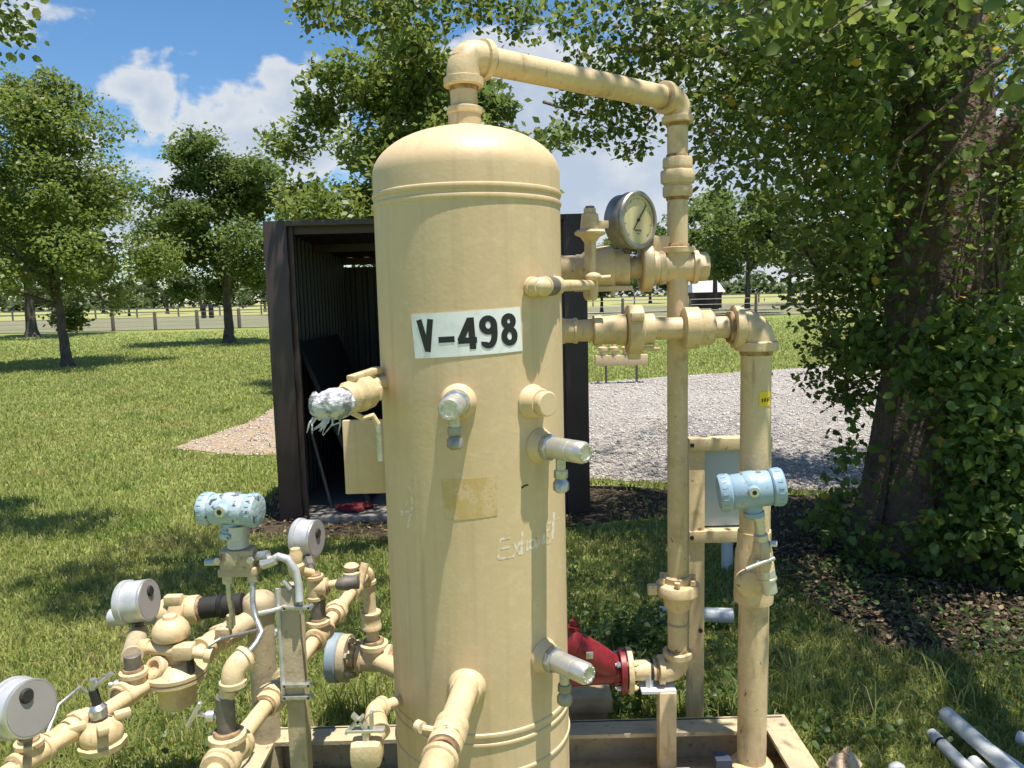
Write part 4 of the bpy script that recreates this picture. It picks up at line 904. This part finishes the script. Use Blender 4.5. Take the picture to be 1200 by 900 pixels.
# things inside the shed
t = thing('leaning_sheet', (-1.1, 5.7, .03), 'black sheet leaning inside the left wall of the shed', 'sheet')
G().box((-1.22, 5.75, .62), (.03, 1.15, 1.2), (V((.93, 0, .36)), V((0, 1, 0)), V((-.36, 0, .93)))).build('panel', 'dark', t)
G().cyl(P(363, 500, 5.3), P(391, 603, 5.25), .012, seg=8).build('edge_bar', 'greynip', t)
t = thing('invented_cabinet', (-.5, 6.6, .03), 'invented black cabinet filling the dark back of the shed', 'cabinet')  # invented cabinet, its black stands in for the unlit shed interior
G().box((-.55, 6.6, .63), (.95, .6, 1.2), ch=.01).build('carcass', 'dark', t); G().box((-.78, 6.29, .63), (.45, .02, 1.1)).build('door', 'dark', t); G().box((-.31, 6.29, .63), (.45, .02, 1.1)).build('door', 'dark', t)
rc = PZ(420, 594, .05); t = thing('red_rag', (rc.x, rc.y, .03), 'crumpled red cloth on the shed floor', 'cloth')
g = G()
for k in range(7): g.ball((rc.x+random.uniform(-.12, .12), rc.y+random.uniform(-.05, .05), .05), .05, 10, 6, (1.3, .8, .5), .2)
g.build('cloth', 'rag', t)
t = thing('sill_board', (-.85, 4.96, 0), 'pale weathered sill board across the shed mouth', 'board')
G().box((-.55, 4.95, .022), (1.6, .07, .044), ch=.006).build('board', 'concrete', t)

# ================================================================== TREES
def bough(g, pts, radii, seg=9): g.tube(pts, radii, seg)
def tree(name, base, h, rx, rz, cz, nleaf, lsize, lm, label, trunk_r, seed, tm='bark2', nb=None, group=None, forks=6, lean=(0, 0), nblob=26, flat=1.0):
    rn = np.random.default_rng(seed); rr = random.Random(seed)
    t = thing(name, (base[0], base[1], 0), label, 'tree', group); b = V((base[0], base[1], 0))
    g = G(); fk = V((b.x+lean[0]*.5, b.y+lean[1]*.5, cz-rz*.62))
    n = 8; pts = []; rad = []
    for k in range(n+1):
        s = k/n; pts.append(b.lerp(fk, s)+V((rr.uniform(-.03, .03), rr.uniform(-.03, .03), 0))*trunk_r*4*(1 if 0 < k < n else 0))
        rad.append(trunk_r*(1.0-.35*s+.55*max(0, 1-s*7)))
    bough(g, pts, rad, 12); g.build('trunk', tm, t)
    blobs = []
    for k in range(nblob):
        an = rr.uniform(0, 2*math.pi); cs = rr.uniform(-1, 1); rad_ = (rr.uniform(.2, 1.12))**.6; sn = math.sqrt(1-cs*cs)
        # lobed outline: wider low, rounder top
        x = b.x+lean[0]+rx*.80*rad_*sn*math.cos(an)*(1.12-.25*cs); y = b.y+lean[1]+rx*.80*rad_*sn*math.sin(an)*(1.12-.25*cs); z = cz+rz*.84*rad_*cs
        s = rr.uniform(.15, .31); blobs.append((x, y, z, rx*s, rx*s, rx*s*.62*flat, int(nleaf/nblob*rr.uniform(.5, 1.6))))
    for k in range(forks):
        g = G(); tgt = V(blobs[k][:3]); mid = fk.lerp(tgt, .5)+V((0, 0, .12*h*rr.uniform(-.2, .6))); st = b.lerp(fk, rr.uniform(.8, 1))
        bough(g, [st, st.lerp(mid, .6), mid, mid.lerp(tgt, .6), tgt], [trunk_r*.55, trunk_r*.42, trunk_r*.3, trunk_r*.2, trunk_r*.08], 7); g.build('branch', tm, t)
    C = clumps(blobs, rn, 14, .33); leaf_cloud('crown', C, rn.uniform(.6, 1.35, len(C))*lsize, lm, t, six=False, upbias=.5, rng=rn)
    return t
tl = 'lawn trees left of the shed'
tree('lawn_tree', (-10.95, 18.9), 7, 2.7, 3.35, 3.95, 46000, .11, G_T1, 'nearest lawn tree on the left with a slim leaning trunk', .125, 1, lean=(-.35, .3), group=tl, forks=12, nblob=72)
tree('lawn_tree', (-10.5, 28.7), 8.3, 3.1, 3.65, 4.6, 40000, .15, G_T2, 'round lawn tree with straight trunk between left tree and shed', .19, 2, group=tl, forks=11, nblob=64)
tree('lawn_tree', (-24.6, 39.6), 9, 4.2, 3.9, 5.4, 22000, .22, G_T2, 'shadowed tree with thick trunk behind the nearest left lawn tree', .27, 3, group=tl, forks=6, nblob=32)
tree('shade_tree', (-1.75, 13.2), 6.6, 1.95, 2.9, 3.75, 34000, .105, G_T1, 'tall dense tree rising directly behind the shed roof', .2, 4, forks=10, nblob=66)
tree('shade_tree', (-.9, 17.5), 7, 2.2, 2.6, 4.6, 9000, .18, G_T2, 'smaller tree behind the vessel top, right of the dense one', .2, 41, forks=6, nblob=26)
fr = 'far trees along the field'
rr = random.Random(9)
far = [(-4, 352, 150), (60, 352, 120), (120, 350, 170), (150, 350, 110), (195, 350, 130), (235, 350, 170), (310, 352, 120), (335, 352, 90)]
LABF = ['far field tree at the left edge of the picture', 'far field tree seen just left of the nearest trunk', 'far hazy tree right of the nearest left trunk', 'low far tree beside the wide gap right of nearest trunk', 'far tree in the gap between the two left lawn trees', 'far tree left of the straight-trunked lawn tree', 'far tree between straight-trunked lawn tree and shed', 'far tree touching the left edge of the shed']
for (px, py, Y), lb in zip(far, LABF):
    x = P(px, 350, Y).x; hgt = rr.uniform(6.5, 9.5)*Y/130
    tree('field_tree', (x, Y), hgt, hgt*.62, hgt*.44, hgt*.54, 2600, hgt*.055, G_FAR, lb, .03*hgt, rr.randint(10, 9999), group=fr, forks=4, nblob=18)
farR = [(705, 60, 6, 'small far tree seen between needle valve and gauge'), (762, 110, 10, 'far tree showing left of the riser, under the gauge'), (838, 60, 10, 'mid-distance tree right of the riser above the far barn'), (876, 48, 8.6, 'mid-distance tree with slim trunk right of the far barn'), (925, 75, 10, 'far dark tree behind the hanging foliage right of the down pipe'), (990, 80, 11, 'far tree left of the vine-clad trunk'), (1190, 70, 9, 'far tree at the right edge behind the vine-clad trunk')]
for px, Y, hgt, lb in farR:
    tree('field_tree', (P(px, 340, Y).x, Y), hgt, hgt*.5, hgt*.40, hgt*.60, 9500, hgt*.034, G_T2, lb, .022*hgt, int(px), group='far trees right of the vessel', forks=5, nblob=24)
# hedgerow far away reads as one mass
n = 26000; X = RNG.uniform(-420, 420, n); Yh = 330+RNG.normal(0, 6, n); hh_ = 9+4*np.sin(X*.045)+3*np.sin(X*.13+1)+2.2*np.sin(X*.31+.5)
tag(leaf_cloud('far_woods', np.stack([X, Yh, np.abs(RNG.beta(1.6, 1.3, n))*hh_], 1), RNG.uniform(1.6, 3.4, n), G_FAR, None, six=False), 'hazy line of woods along the horizon', 'woods', kind='stuff')

# --- big vine-clad tree on the right, its limbs reach over the piping
BT = V((2.32, 4.15, 0))
t = thing('big_tree', BT, 'big dark tree on the right with overhanging crown', 'tree')
def noisy_trunk(pts, rads, seg, seed, amp):
    rn = random.Random(seed); g = G(); g.tube(pts, rads, seg)
    for v in g.v:
        k = amp*(math.sin(v.z*5+v.x*23+seed)*.5+math.sin(v.z*2.1-v.y*31)*.5); c = V((BT.x, BT.y, v.z)); v += (v-c).normalized()*k
    return g
tp = [BT+V((.0, 0, -.05)), BT+V((0, 0, .08)), BT+V((0, 0, .25)), BT+V((.0, 0, .5)), BT+V((.02, 0, 1.0)), BT+V((.03, .02, 1.5)), BT+V((.0, .05, 2.0)), BT+V((-.02, .05, 2.5)), BT+V((-.05, .1, 3.1)), BT+V((-.1, .2, 4.0)), BT+V((-.2, .3, 5.2))]
noisy_trunk(tp, [.50, .45, .38, .33, .29, .27, .26, .25, .22, .16, .08], 28, 3, .03).build('trunk', 'bark', t, 60)
limbs = [([BT+V((.05, 0, 1.9)), V((2.75, 3.7, 2.5)), V((3.3, 3.2, 3.1)), V((3.8, 2.6, 3.5))], [.13, .11, .08, .03]),
         ([BT+V((0, 0, 2.5)), V((1.9, 3.5, 3.3)), V((1.3, 2.7, 3.9)), V((.8, 1.9, 4.2))], [.14, .11, .08, .03]),
         ([BT+V((-.05, .05, 2.7)), V((1.5, 4.2, 3.4)), V((.4, 4.1, 3.8)), V((-.6, 3.7, 4.1)), V((-1.5, 3.6, 4.2))], [.14, .11, .08, .06, .02]),
         ([BT+V((-.1, .1, 2.2)), V((1.9, 4.7, 2.7)), V((1.4, 5.2, 3.0)), V((.7, 5.4, 3.1))], [.09, .07, .05, .02]),
         ([BT+V((0, 0, 3.0)), V((2.4, 3.2, 3.8)), V((2.3, 2.0, 4.1)), V((2.0, .9, 4.0))], [.12, .1, .07, .03])]
for a_, b_ in limbs: G().tube(a_, b_, 10).build('limb', 'bark', t, 60)
BL = []
def bl(px, py, Y, r, n, fz=.8): q = P(px, py, Y); BL.append((q.x, q.y, q.z, r, r, r*fz, n))
rr = random.Random(21)
# in view: dense right-hand mass
for k in range(70):
    px = rr.uniform(880, 1260); py = rr.uniform(-60, 330); Y = rr.uniform(3.3, 6.2)
    if px < 1010 and py > 190: continue
    bl(px, py, Y, rr.uniform(.28, .5), 330)
for px, py, Y, r, n in [(730, 30, 4.6, .34, 420), (790, 20, 4.4, .4, 520), (850, 60, 4.6, .42, 600), (840, 130, 4.9, .35, 420), (700, 100, 4.8, .22, 200), (725, 140, 4.9, .22, 210), (680, 120, 5.0, .16, 120),
                        (760, 100, 4.8, .24, 220), (745, 165, 5.0, .13, 70), (690, 150, 5.0, .12, 60), (640, 20, 4.8, .22, 160), (600, 5, 4.8, .2, 130), (520, 0, 4.9, .24, 200), (470, 5, 4.7, .3, 320), (410, -5, 4.7, .28, 280), (360, 5, 4.8, .15, 110),
                        (450, 30, 4.9, .15, 100), (400, 22, 4.9, .12, 70), (560, 10, 4.9, .14, 80), (840, 190, 5.0, .18, 120), (960, 210, 5.2, .3, 330), (945, 285, 5.0, .26, 260), (955, 335, 4.9, .24, 220), (985, 385, 4.8, .22, 200), (1010, 350, 4.7, .28, 300),
                        (975, 430, 4.7, .20, 170), (1010, 440, 4.6, .24, 260), (985, 470, 4.5, .12, 40), (1020, 280, 4.6, .34, 380), (990, 240, 4.8, .34, 380), (1180, 350, 4.4, .4, 520), (1200, 250, 3.8, .4, 420)]:
    bl(px, py, Y, r, n)
# close leaves at the top right
for px, py, Y, r, n in [(925, -10, 2.1, .15, 60), (990, -15, 2.0, .16, 70), (1065, -10, 1.9, .16, 75), (1130, 20, 2.2, .2, 90), (1190, 30, 2.0, .2, 90), (900, 20, 2.5, .14, 60), (1180, 120, 2.4, .22, 90), (840, 10, 2.8, .16, 80), (1100, 60, 2.8, .25, 120)]:
    bl(px, py, Y, r, n)
# overhead, out of frame: what shades the ground and the right-hand pipes
OVER = [(2.45, 1.5, 4.4, .5, 700), (1.95, 1.85, 4.3, .36, 420), (1.6, 2.2, 4.3, .34, 420), (1.15, 2.35, 4.3, .34, 420), (2.1, 2.4, 4.3, .5, 800), (1.75, 2.9, 4.3, .5, 700), (2.9, 2.3, 4.2, .7, 900), (1.25, 2.9, 4.4, .42, 520), (.8, 2.9, 4.4, .36, 380), (.75, 3.4, 4.4, .4, 420), (1.6, 3.5, 4.6, .6, 520), (2.6, 3.4, 4.8, .8, 520), (3.5, 3.2, 4.4, .8, 420), (.9, 3.9, 4.5, .6, 560), (1.9, 4.6, 4.9, .8, 420), (3.0, 4.8, 4.8, .9, 420),
        (.1, 4.1, 4.4, .5, 420), (-.4, 3.6, 4.4, .45, 480), (-1.0, 3.25, 4.3, .34, 800), (-1.35, 3.1, 4.3, .30, 560), (-.75, 3.5, 4.4, .36, 700), (-1.65, 3.35, 4.3, .28, 380), (-.62, 2.8, 4.3, .28, 420), (.35, 3.2, 4.5, .4, 300), (-1.3, 3.9, 4.3, .4, 420), (-.05, 2.75, 4.4, .3, 260), (.72, 1.66, 4.3, .2, 75), (1.0, 2.0, 4.3, .2, 70), (3.8, 4.2, 4.3, .8, 420), (2.6, .6, 4.2, .6, 420), (1.4, 6.0, 4.7, .6, 420), (2.3, 6.6, 4.9, .8, 600), (3.4, 6.3, 4.9, .9, 600), (.8, 6.6, 4.9, .5, 260), (3.2, 7.4, 5.4, .8, 400)]
for x, y, z, r, n in OVER:
    BL.append((x, y, z, r, r, r*.6, n))
BL = [(*b_[:6], int(b_[6]*1.75)) for b_ in BL]; C = clumps(BL, RNG, 11, .34); ang_ = C[:, 0]/C[:, 1]
C = C[~((ang_ > .48) & (ang_ < .65) & (C[:, 2] > 1.2) & (C[:, 2] < 2.35) & (C[:, 1] < 4.0) & (RNG.random(len(C)) < .88))]
leaf_cloud('crown', C, RNG.gamma(9, .0039, len(C)).clip(.016, .062), G_BIG, t, upbias=.35, droop=.7)
# twigs for the hanging sprays
g = G()
for x, y, z, rx, ry, rz, n in BL[:-len(OVER)]:
    if random.random() < .55:
        p = V((x, y, z)); g.tube([p+V((random.uniform(-.3, .5), random.uniform(-.2, .3), random.uniform(.2, .5))), p+V((.04, 0, .06)), p+V((random.uniform(-.2, .1), random.uniform(-.1, .1), -rz*.7))], [.011, .007, .002], 5)
tag(g.build('twigs', 'bark', t), kind='stuff')
# climbing vine on the trunk
vt = thing('climbing_vine', BT+V((0, -.4, 0)), 'leafy green vine climbing the big trunk and spilling at its foot', 'vine')
nv = 13000; a = RNG.uniform(-math.pi, math.pi, nv); z = RNG.uniform(.05, 2.1, nv)
rd = np.interp(z, [0, .3, .8, 1.3, 2.1], [.55, .48, .40, .34, .30])+np.abs(RNG.normal(0, .08, nv))
VX = np.stack([BT.x+rd*np.sin(a), BT.y-rd*np.cos(a), z], 1)
keep = ~((np.sin(a) < -.15) & (z > .25) & (z < 1.0) & (RNG.random(nv) < .85)) & ~((z > 1.25) & (RNG.random(nv) < .82))
VB = []
for px, py, Y, r, n in [(1120, 470, 3.6, .22, 300), (1150, 540, 3.6, .24, 340), (1180, 590, 3.6, .24, 340), (1190, 480, 3.7, .26, 360), (1120, 400, 3.65, .2, 240), (1170, 410, 3.7, .26, 320), (1100, 620, 3.55, .12, 110), (1200, 640, 3.5, .18, 180), (1140, 610, 3.5, .14, 140), (1215, 560, 3.6, .25, 260), (1080, 440, 3.7, .12, 110)]:
    q = P(px, py, Y); VB.append((q.x, q.y, max(q.z, .1), r, r*.7, r, int(n*1.9)))
VC = np.concatenate([VX[keep], clumps(VB, RNG, 9, .3)]); VC[:, 2] = np.maximum(VC[:, 2], .02)
leaf_cloud('leaves', VC, RNG.gamma(9, .0048, len(VC)).clip(.018, .066), G_VINE, vt, upbias=.2, droop=.8)
g = G()
for k in range(9):
    a = random.uniform(-1.3, 1.6); pts = []; rds = []
    for j in range(9):
        zz_ = j*.24; r_ = float(np.interp(zz_, [0, .3, .8, 1.3, 2.1], [.46, .39, .335, .30, .29])); a += random.uniform(-.12, .12)
        pts.append((BT.x+r_*math.sin(a), BT.y-r_*math.cos(a), zz_)); rds.append(.014-.001*j)
    g.tube(pts, rds, 6)
g.build('stems', 'bark', vt)
# neighbour tree out of frame on the left, only an edge spray shows
t = thing('neighbour_tree', (-5.6, 4.6, 0), 'leaf spray of a tree entering at the top left corner', 'tree')
g = G().tube([(-5.6, 4.6, 0), (-5.6, 4.6, 1), (-5.5, 4.65, 2.2), (-5.2, 4.7, 3.3), (-4.9, 4.8, 4.6)], [.26, .2, .18, .14, .06], 14); g.build('trunk', 'bark', t)
g = G().tube([(-5.5, 4.65, 2.2), (-4.6, 4.9, 2.9), (-3.9, 5.0, 3.3), (-3.45, 5.05, 3.45)], [.09, .07, .04, .012], 9); g.build('limb', 'bark', t); g = G().tube([(-5.2, 4.7, 3.3), (-4.2, 4.5, 4.1), (-3.1, 4.4, 4.5)], [.1, .07, .02], 9); g.build('limb', 'bark', t)
NB = [(-3.25, 5.05, 3.28, .24, .24, .2, 420), (-3.3, 5.0, 3.05, .12, .12, .12, 90), (-3.75, 5.0, 3.5, .35, .35, .25, 420), (-2.7, 4.35, 4.5, .4, .35, .22, 900), (-2.2, 4.4, 4.5, .35, .28, .2, 600), (-3.2, 4.5, 4.6, .5, .5, .3, 480), (-4.2, 4.6, 4.5, .7, .7, .4, 800), (-5.1, 4.6, 4.9, .9, .9, .6, 1300), (-5.9, 4.4, 4.4, .8, .8, .5, 900), (-4.6, 4.0, 4.2, .6, .6, .4, 600)]
C = clumps(NB, RNG, 11, .34); leaf_cloud('crown', C, RNG.uniform(.035, .07, len(C)), G_BIG, t, upbias=.35, droop=.7)

# ================================================================== FENCES AND FAR THINGS
def fence(name, x0, x1, y0, y1, gap, hgt, label, pr=.07, wires=4):
    t = thing(name, (x0, y0, 0), label, 'fence'); A_ = V((x0, y0, 0)); B_ = V((x1, y1, 0)); l = (B_-A_).length; n = int(l/gap)
    me = None
    for k in range(n+1):
        p = A_.lerp(B_, k/n)
        if me is None:
            o = G().lathe(V((x0, y0, 0)), zz, [(0, pr), (hgt-.03, pr*.92), (hgt, pr*.7)], 8).build('post', 'wood', t); me = o.data
        else:
            o = link('post', me, None, t); o.location = p-A_; o.rotation_euler.z = k*1.3; o.scale = (1, 1, 1+.08*math.sin(k*2.7))
    for k in range(wires): G().cyl(A_+zz*(.25+k*(hgt-.35)/(wires-1)), B_+zz*(.25+k*(hgt-.35)/(wires-1)), .008, seg=4).build('wire', 'wire', t)
fence('wire_fence', P(-120, 370, 45).x, P(430, 370, 47).x, 45, 46, 2.28, 1.15, 'post and wire fence along the far edge of the left lawn', .105)
fence('wire_fence', P(650, 345, 40).x, P(1260, 345, 42).x, 40, 42, 3.2, 1.2, 'post and wire fence beyond the gravel on the right', .08)
t = thing('rail_fence', (-80, 93, 0), 'long pale rail along the pasture edge in the distance', 'fence')
for z in (.7, 1.15): G().box((0, 93, z), (200, .05, .10)).build('rail', 'wire', t)
me = None
for k in range(41):
    if me is None: o = G().box((-100, 93.1, .65), (.15, .15, 1.3)).build('post', 'wire', t); me = o.data
    else: o = link('post', me, None, t); o.location = (k*5, 0, 0)
gd = 'dark drums in the far field'
for px, lb in ((238, 'left one of two dark drums in the far field'), (247, 'right one of two dark drums in the far field')):
    q = P(px, 358, 80); t = thing('drum', (q.x, 80, .06), lb, 'drum', gd)
    G().lathe((q.x, 80, .06), zz, [(0, 0.236), (.05, 0.260), (.4, 0.248), (.45, 0.267), (.5, 0.248), (.95, 0.248), (1.0, 0.267), (1.05, 0.248), (1.4, 0.260), (1.44, 0.236)], 14).build('shell', 'dark', t)
bx0 = P(826, 345, 70); t = thing('barn', (bx0.x, 70, 0), 'small dark barn with pale roof beyond the right fence', 'barn')
w_ = 2.1; G().box((bx0.x, 70, .75), (w_*1.15, 2.4, 1.5)).build('wall', 'barn', t)
G().add([(bx0.x-w_*.7, 68.5, 1.45), (bx0.x+w_*.7, 68.5, 1.45), (bx0.x+w_*.55, 70, 2.5), (bx0.x-w_*.55, 70, 2.5), (bx0.x-w_*.7, 71.5, 1.45), (bx0.x+w_*.7, 71.5, 1.45)], [(0, 1, 2, 3), (3, 2, 5, 4), (0, 3, 4), (1, 5, 2), (0, 4, 5, 1)]).build('roof', 'barnroof', t)
G().box((bx0.x-.5, 68.78, .6), (.8, .06, 1.1)).build('door', 'dark', t)
mf = P(728, 422, 12.5); t = thing('far_manifold', (mf.x, 12.5, 0), 'small tan pipe manifold across the gravel behind the lower run', 'pipe')
zf = P(728, 422, 12.5).z; G().box((mf.x, 12.5, zf), (.85, .12, .17), ch=.01).build('header', 'tan', t)
for dx_ in (-.3, -.12, .08, .25): G().lathe((mf.x+dx_, 12.5, zf+.07), zz, [(0, .05), (.08, .05), (.1, .08), (.14, .08), (.16, .03), (.22, .03)], 10).build('valve', 'tan', t)
for dx_ in (-.25, .25): G().box((mf.x+dx_, 12.5, zf/2), (.035, .035, zf)).build('leg', 'greynip', t)

# ================================================================== GROUND COVER
def inside(px, py, poly):
    r = np.zeros(len(px), bool); n = len(poly); j = n-1
    for i in range(n):
        xi, yi = poly[i]; xj, yj = poly[j]
        c = ((yi > py) != (yj > py)) & (px < (xj-xi)*(py-yi)/(yj-yi+1e-12)+xi); r ^= c; j = i
    return r
def scatter(n, y0, y1, xl, xr, power=1.0):
    u = RNG.random(n); Y = y0*(y1/y0)**u if power == 1 else y0+(y1-y0)*u
    X = RNG.uniform(xl, xr, n)*Y
    return X, Y
n = 590000; X, Y = scatter(n, 1.75, 42.0, -.80, .82); X = X*(1+.9/Y)
ok = (RNG.random(n) < np.clip(1.25-Y/38, 0, 1)) & ~inside(X, Y, GRAVEL) & ~((inside(X, Y, DIRT)) & (RNG.random(n) < .985)) & ~((X > -1.6) & (X < .55) & (Y > 4.88) & (Y < 7.3))
lit = inside(X, Y, LIT); ok &= ~(lit & (RNG.random(n) < .93))
ok &= ~((np.abs(X) < .8) & (Y < 2.25) & (RNG.random(n) < .6))
X, Y = X[ok], Y[ok]; n = len(X); dens_ = np.sin(X*2.1+1)*np.sin(Y*1.7)+np.sin(X*5.3)*np.sin(Y*4.1+2)*.6
h = np.clip(RNG.normal(.038, .012, n)*(1+.22*dens_), .014, .10)*np.minimum(1+.03*np.maximum(Y-4, 0), 1.5); w = (.0010+.00072*Y)*RNG.uniform(.7, 1.3, n)
h[X > .2] *= .85
tag(blade_mesh('grass', np.stack([X, Y, np.zeros(n)], 1), h, w, .8, G_GRASS), 'mown green lawn grass around the piping and shed', 'grass', kind='stuff')
# taller tufts by the skid
tu = []
for px, py, k in [(400, 830, 40), (420, 812, 35), (440, 838, 30), (560, 700, 10), (860, 850, 40), (905, 838, 40), (940, 820, 50), (700, 820, 40), (745, 800, 50), (770, 830, 40), (960, 790, 30), (1120, 820, 40), (1180, 830, 40), (1010, 860, 30), (350, 870, 30), (240, 880, 40), (150, 890, 40)]:
    q = PZ(px, py, .0)
    tu.append(np.stack([RNG.normal(q.x, .05, k), RNG.normal(q.y, .04, k), np.zeros(k)], 1))
TU = np.concatenate(tu); k = len(TU)
tag(blade_mesh('tall_grass_tufts', TU, RNG.uniform(.09, .19, k), RNG.uniform(.002, .0036, k), .75, G_GRASS), 'longer grass tufts round the skid', 'grass', kind='stuff')
# broad-leaved weeds in the shade
n = 5200; X = RNG.uniform(.15, 2.4, n); Y = RNG.uniform(2.25, 3.9, n); k_ = (np.sin(X*4.3+Y*2)+np.sin(Y*5.1-X*3) + RNG.normal(0, .7, n)) > .2
X, Y = X[k_], Y[k_]; WC = np.stack([X, Y, RNG.uniform(.02, .085, len(X))], 1)
W2 = clumps([(PZ(765, 765, .1).x, PZ(765, 765, .1).y+.2, .10, .13, .1, .09, 320), (PZ(720, 775, .1).x, 2.55, .08, .12, .1, .07, 200), (PZ(850, 790, .1).x, 2.5, .06, .14, .1, .05, 160), (PZ(690, 700, .1).x, 2.9, .06, .2, .2, .05, 200)], RNG, 7, .35)
W2[:, 2] = np.maximum(W2[:, 2], .015)
WC = np.concatenate([WC, W2])
tag(leaf_cloud('ground_weeds', WC, RNG.uniform(.014, .034, len(WC)), G_WEED, None, upbias=.9, droop=0), 'low broad-leaved weeds in the shade right of the vessel', 'weeds', kind='stuff')
# fallen leaves
n = 14000; X = np.concatenate([RNG.normal(2.1, .75, n//2), RNG.uniform(-2.0, 3.6, n//2)]); Y = np.concatenate([RNG.normal(3.45, .55, n//2), RNG.uniform(2.5, 6.0, n//2)])
ok = inside(X, Y, LIT) | (RNG.random(n) < .12); ok &= (Y > 2.3) & ~((X > -1.55) & (X < .4) & (Y > 5.0)); X, Y = X[ok], Y[ok]
tag(leaf_cloud('leaf_litter', np.stack([X, Y, RNG.uniform(.008, .035, len(X))], 1), RNG.uniform(.013, .032, len(X)), G_LITTER, None, upbias=2.0, droop=0), 'dry brown fallen leaves under the big tree', 'leaf litter', kind='stuff')

def stones(name, C, sz, m, rng=RNG):
    n = len(C); T = np.array([[1, 0, 0], [-1, 0, 0], [0, 1, 0], [0, -1, 0], [0, 0, .8], [0, 0, -.6]]); F_ = np.array([[0, 2, 4], [2, 1, 4], [1, 3, 4], [3, 0, 4], [2, 0, 5], [1, 2, 5], [3, 1, 5], [0, 3, 5]])
    a = rng.uniform(0, 6.283, n); ca, sa = np.cos(a), np.sin(a); J = T[None]*rng.uniform(.55, 1.3, (n, 6, 1))
    x = J[..., 0]*ca[:, None]-J[..., 1]*sa[:, None]; y = J[..., 0]*sa[:, None]+J[..., 1]*ca[:, None]
    vs = (np.stack([x, y, J[..., 2]], -1)*sz[:, None, None]+C[:, None, :]).reshape(-1, 3); idx = (np.arange(n)[:, None, None]*6+F_[None]).reshape(-1); nf = n*8
    me = bpy.data.meshes.new(name); me.vertices.add(len(vs)); me.vertices.foreach_set('co', vs.ravel().astype(np.float32))
    me.loops.add(len(idx)); me.loops.foreach_set('vertex_index', idx.astype(np.int32)); me.polygons.add(nf); me.polygons.foreach_set('loop_start', (np.arange(nf)*3).astype(np.int32)); me.update(calc_edges=True); me.validate()
    return link(name, me, m)
G_STONE = leafmat('gravel_stone', [(0, (0.27, 0.235, 0.20)), (.4, (0.44, 0.395, 0.345)), (.8, (0.55, 0.505, 0.45)), (1, (0.66, 0.62, 0.57))], 0.0, .85)
n = 60000; X, Y = scatter(n, 5.2, 15, -.02, .9); ok = inside(X, Y, GRAVEL); X, Y = X[ok], Y[ok]
X2 = RNG.uniform(-3.9, -1.6, 5000); Y2 = RNG.uniform(7.2, 13, 5000); ok = inside(X2, Y2, DIRT); X = np.concatenate([X, X2[ok]]); Y = np.concatenate([Y, Y2[ok]])
tag(stones('gravel_stones', np.stack([X, Y, np.full(len(X), .010)], 1), RNG.gamma(3, .0024, len(X))*(.6+.06*Y), G_STONE), 'loose pale gravel stones on the drive and dirt patch', 'gravel', kind='stuff')
n = 2600; X = RNG.uniform(-1.6, -.3, n); Y = RNG.uniform(1.7, 3.2, n); k_ = (np.sin(X*5.3+Y*3)+np.sin(Y*6.1-X*4)+RNG.normal(0, .6, n)) > .35
tag(leaf_cloud('clover_patches', np.stack([X[k_], Y[k_], RNG.uniform(.02, .06, k_.sum())], 1), RNG.uniform(.012, .026, k_.sum()), G_WEED, None, upbias=1.0, droop=0), 'broad-leaved clover among the grass under the left piping', 'clover', kind='stuff')
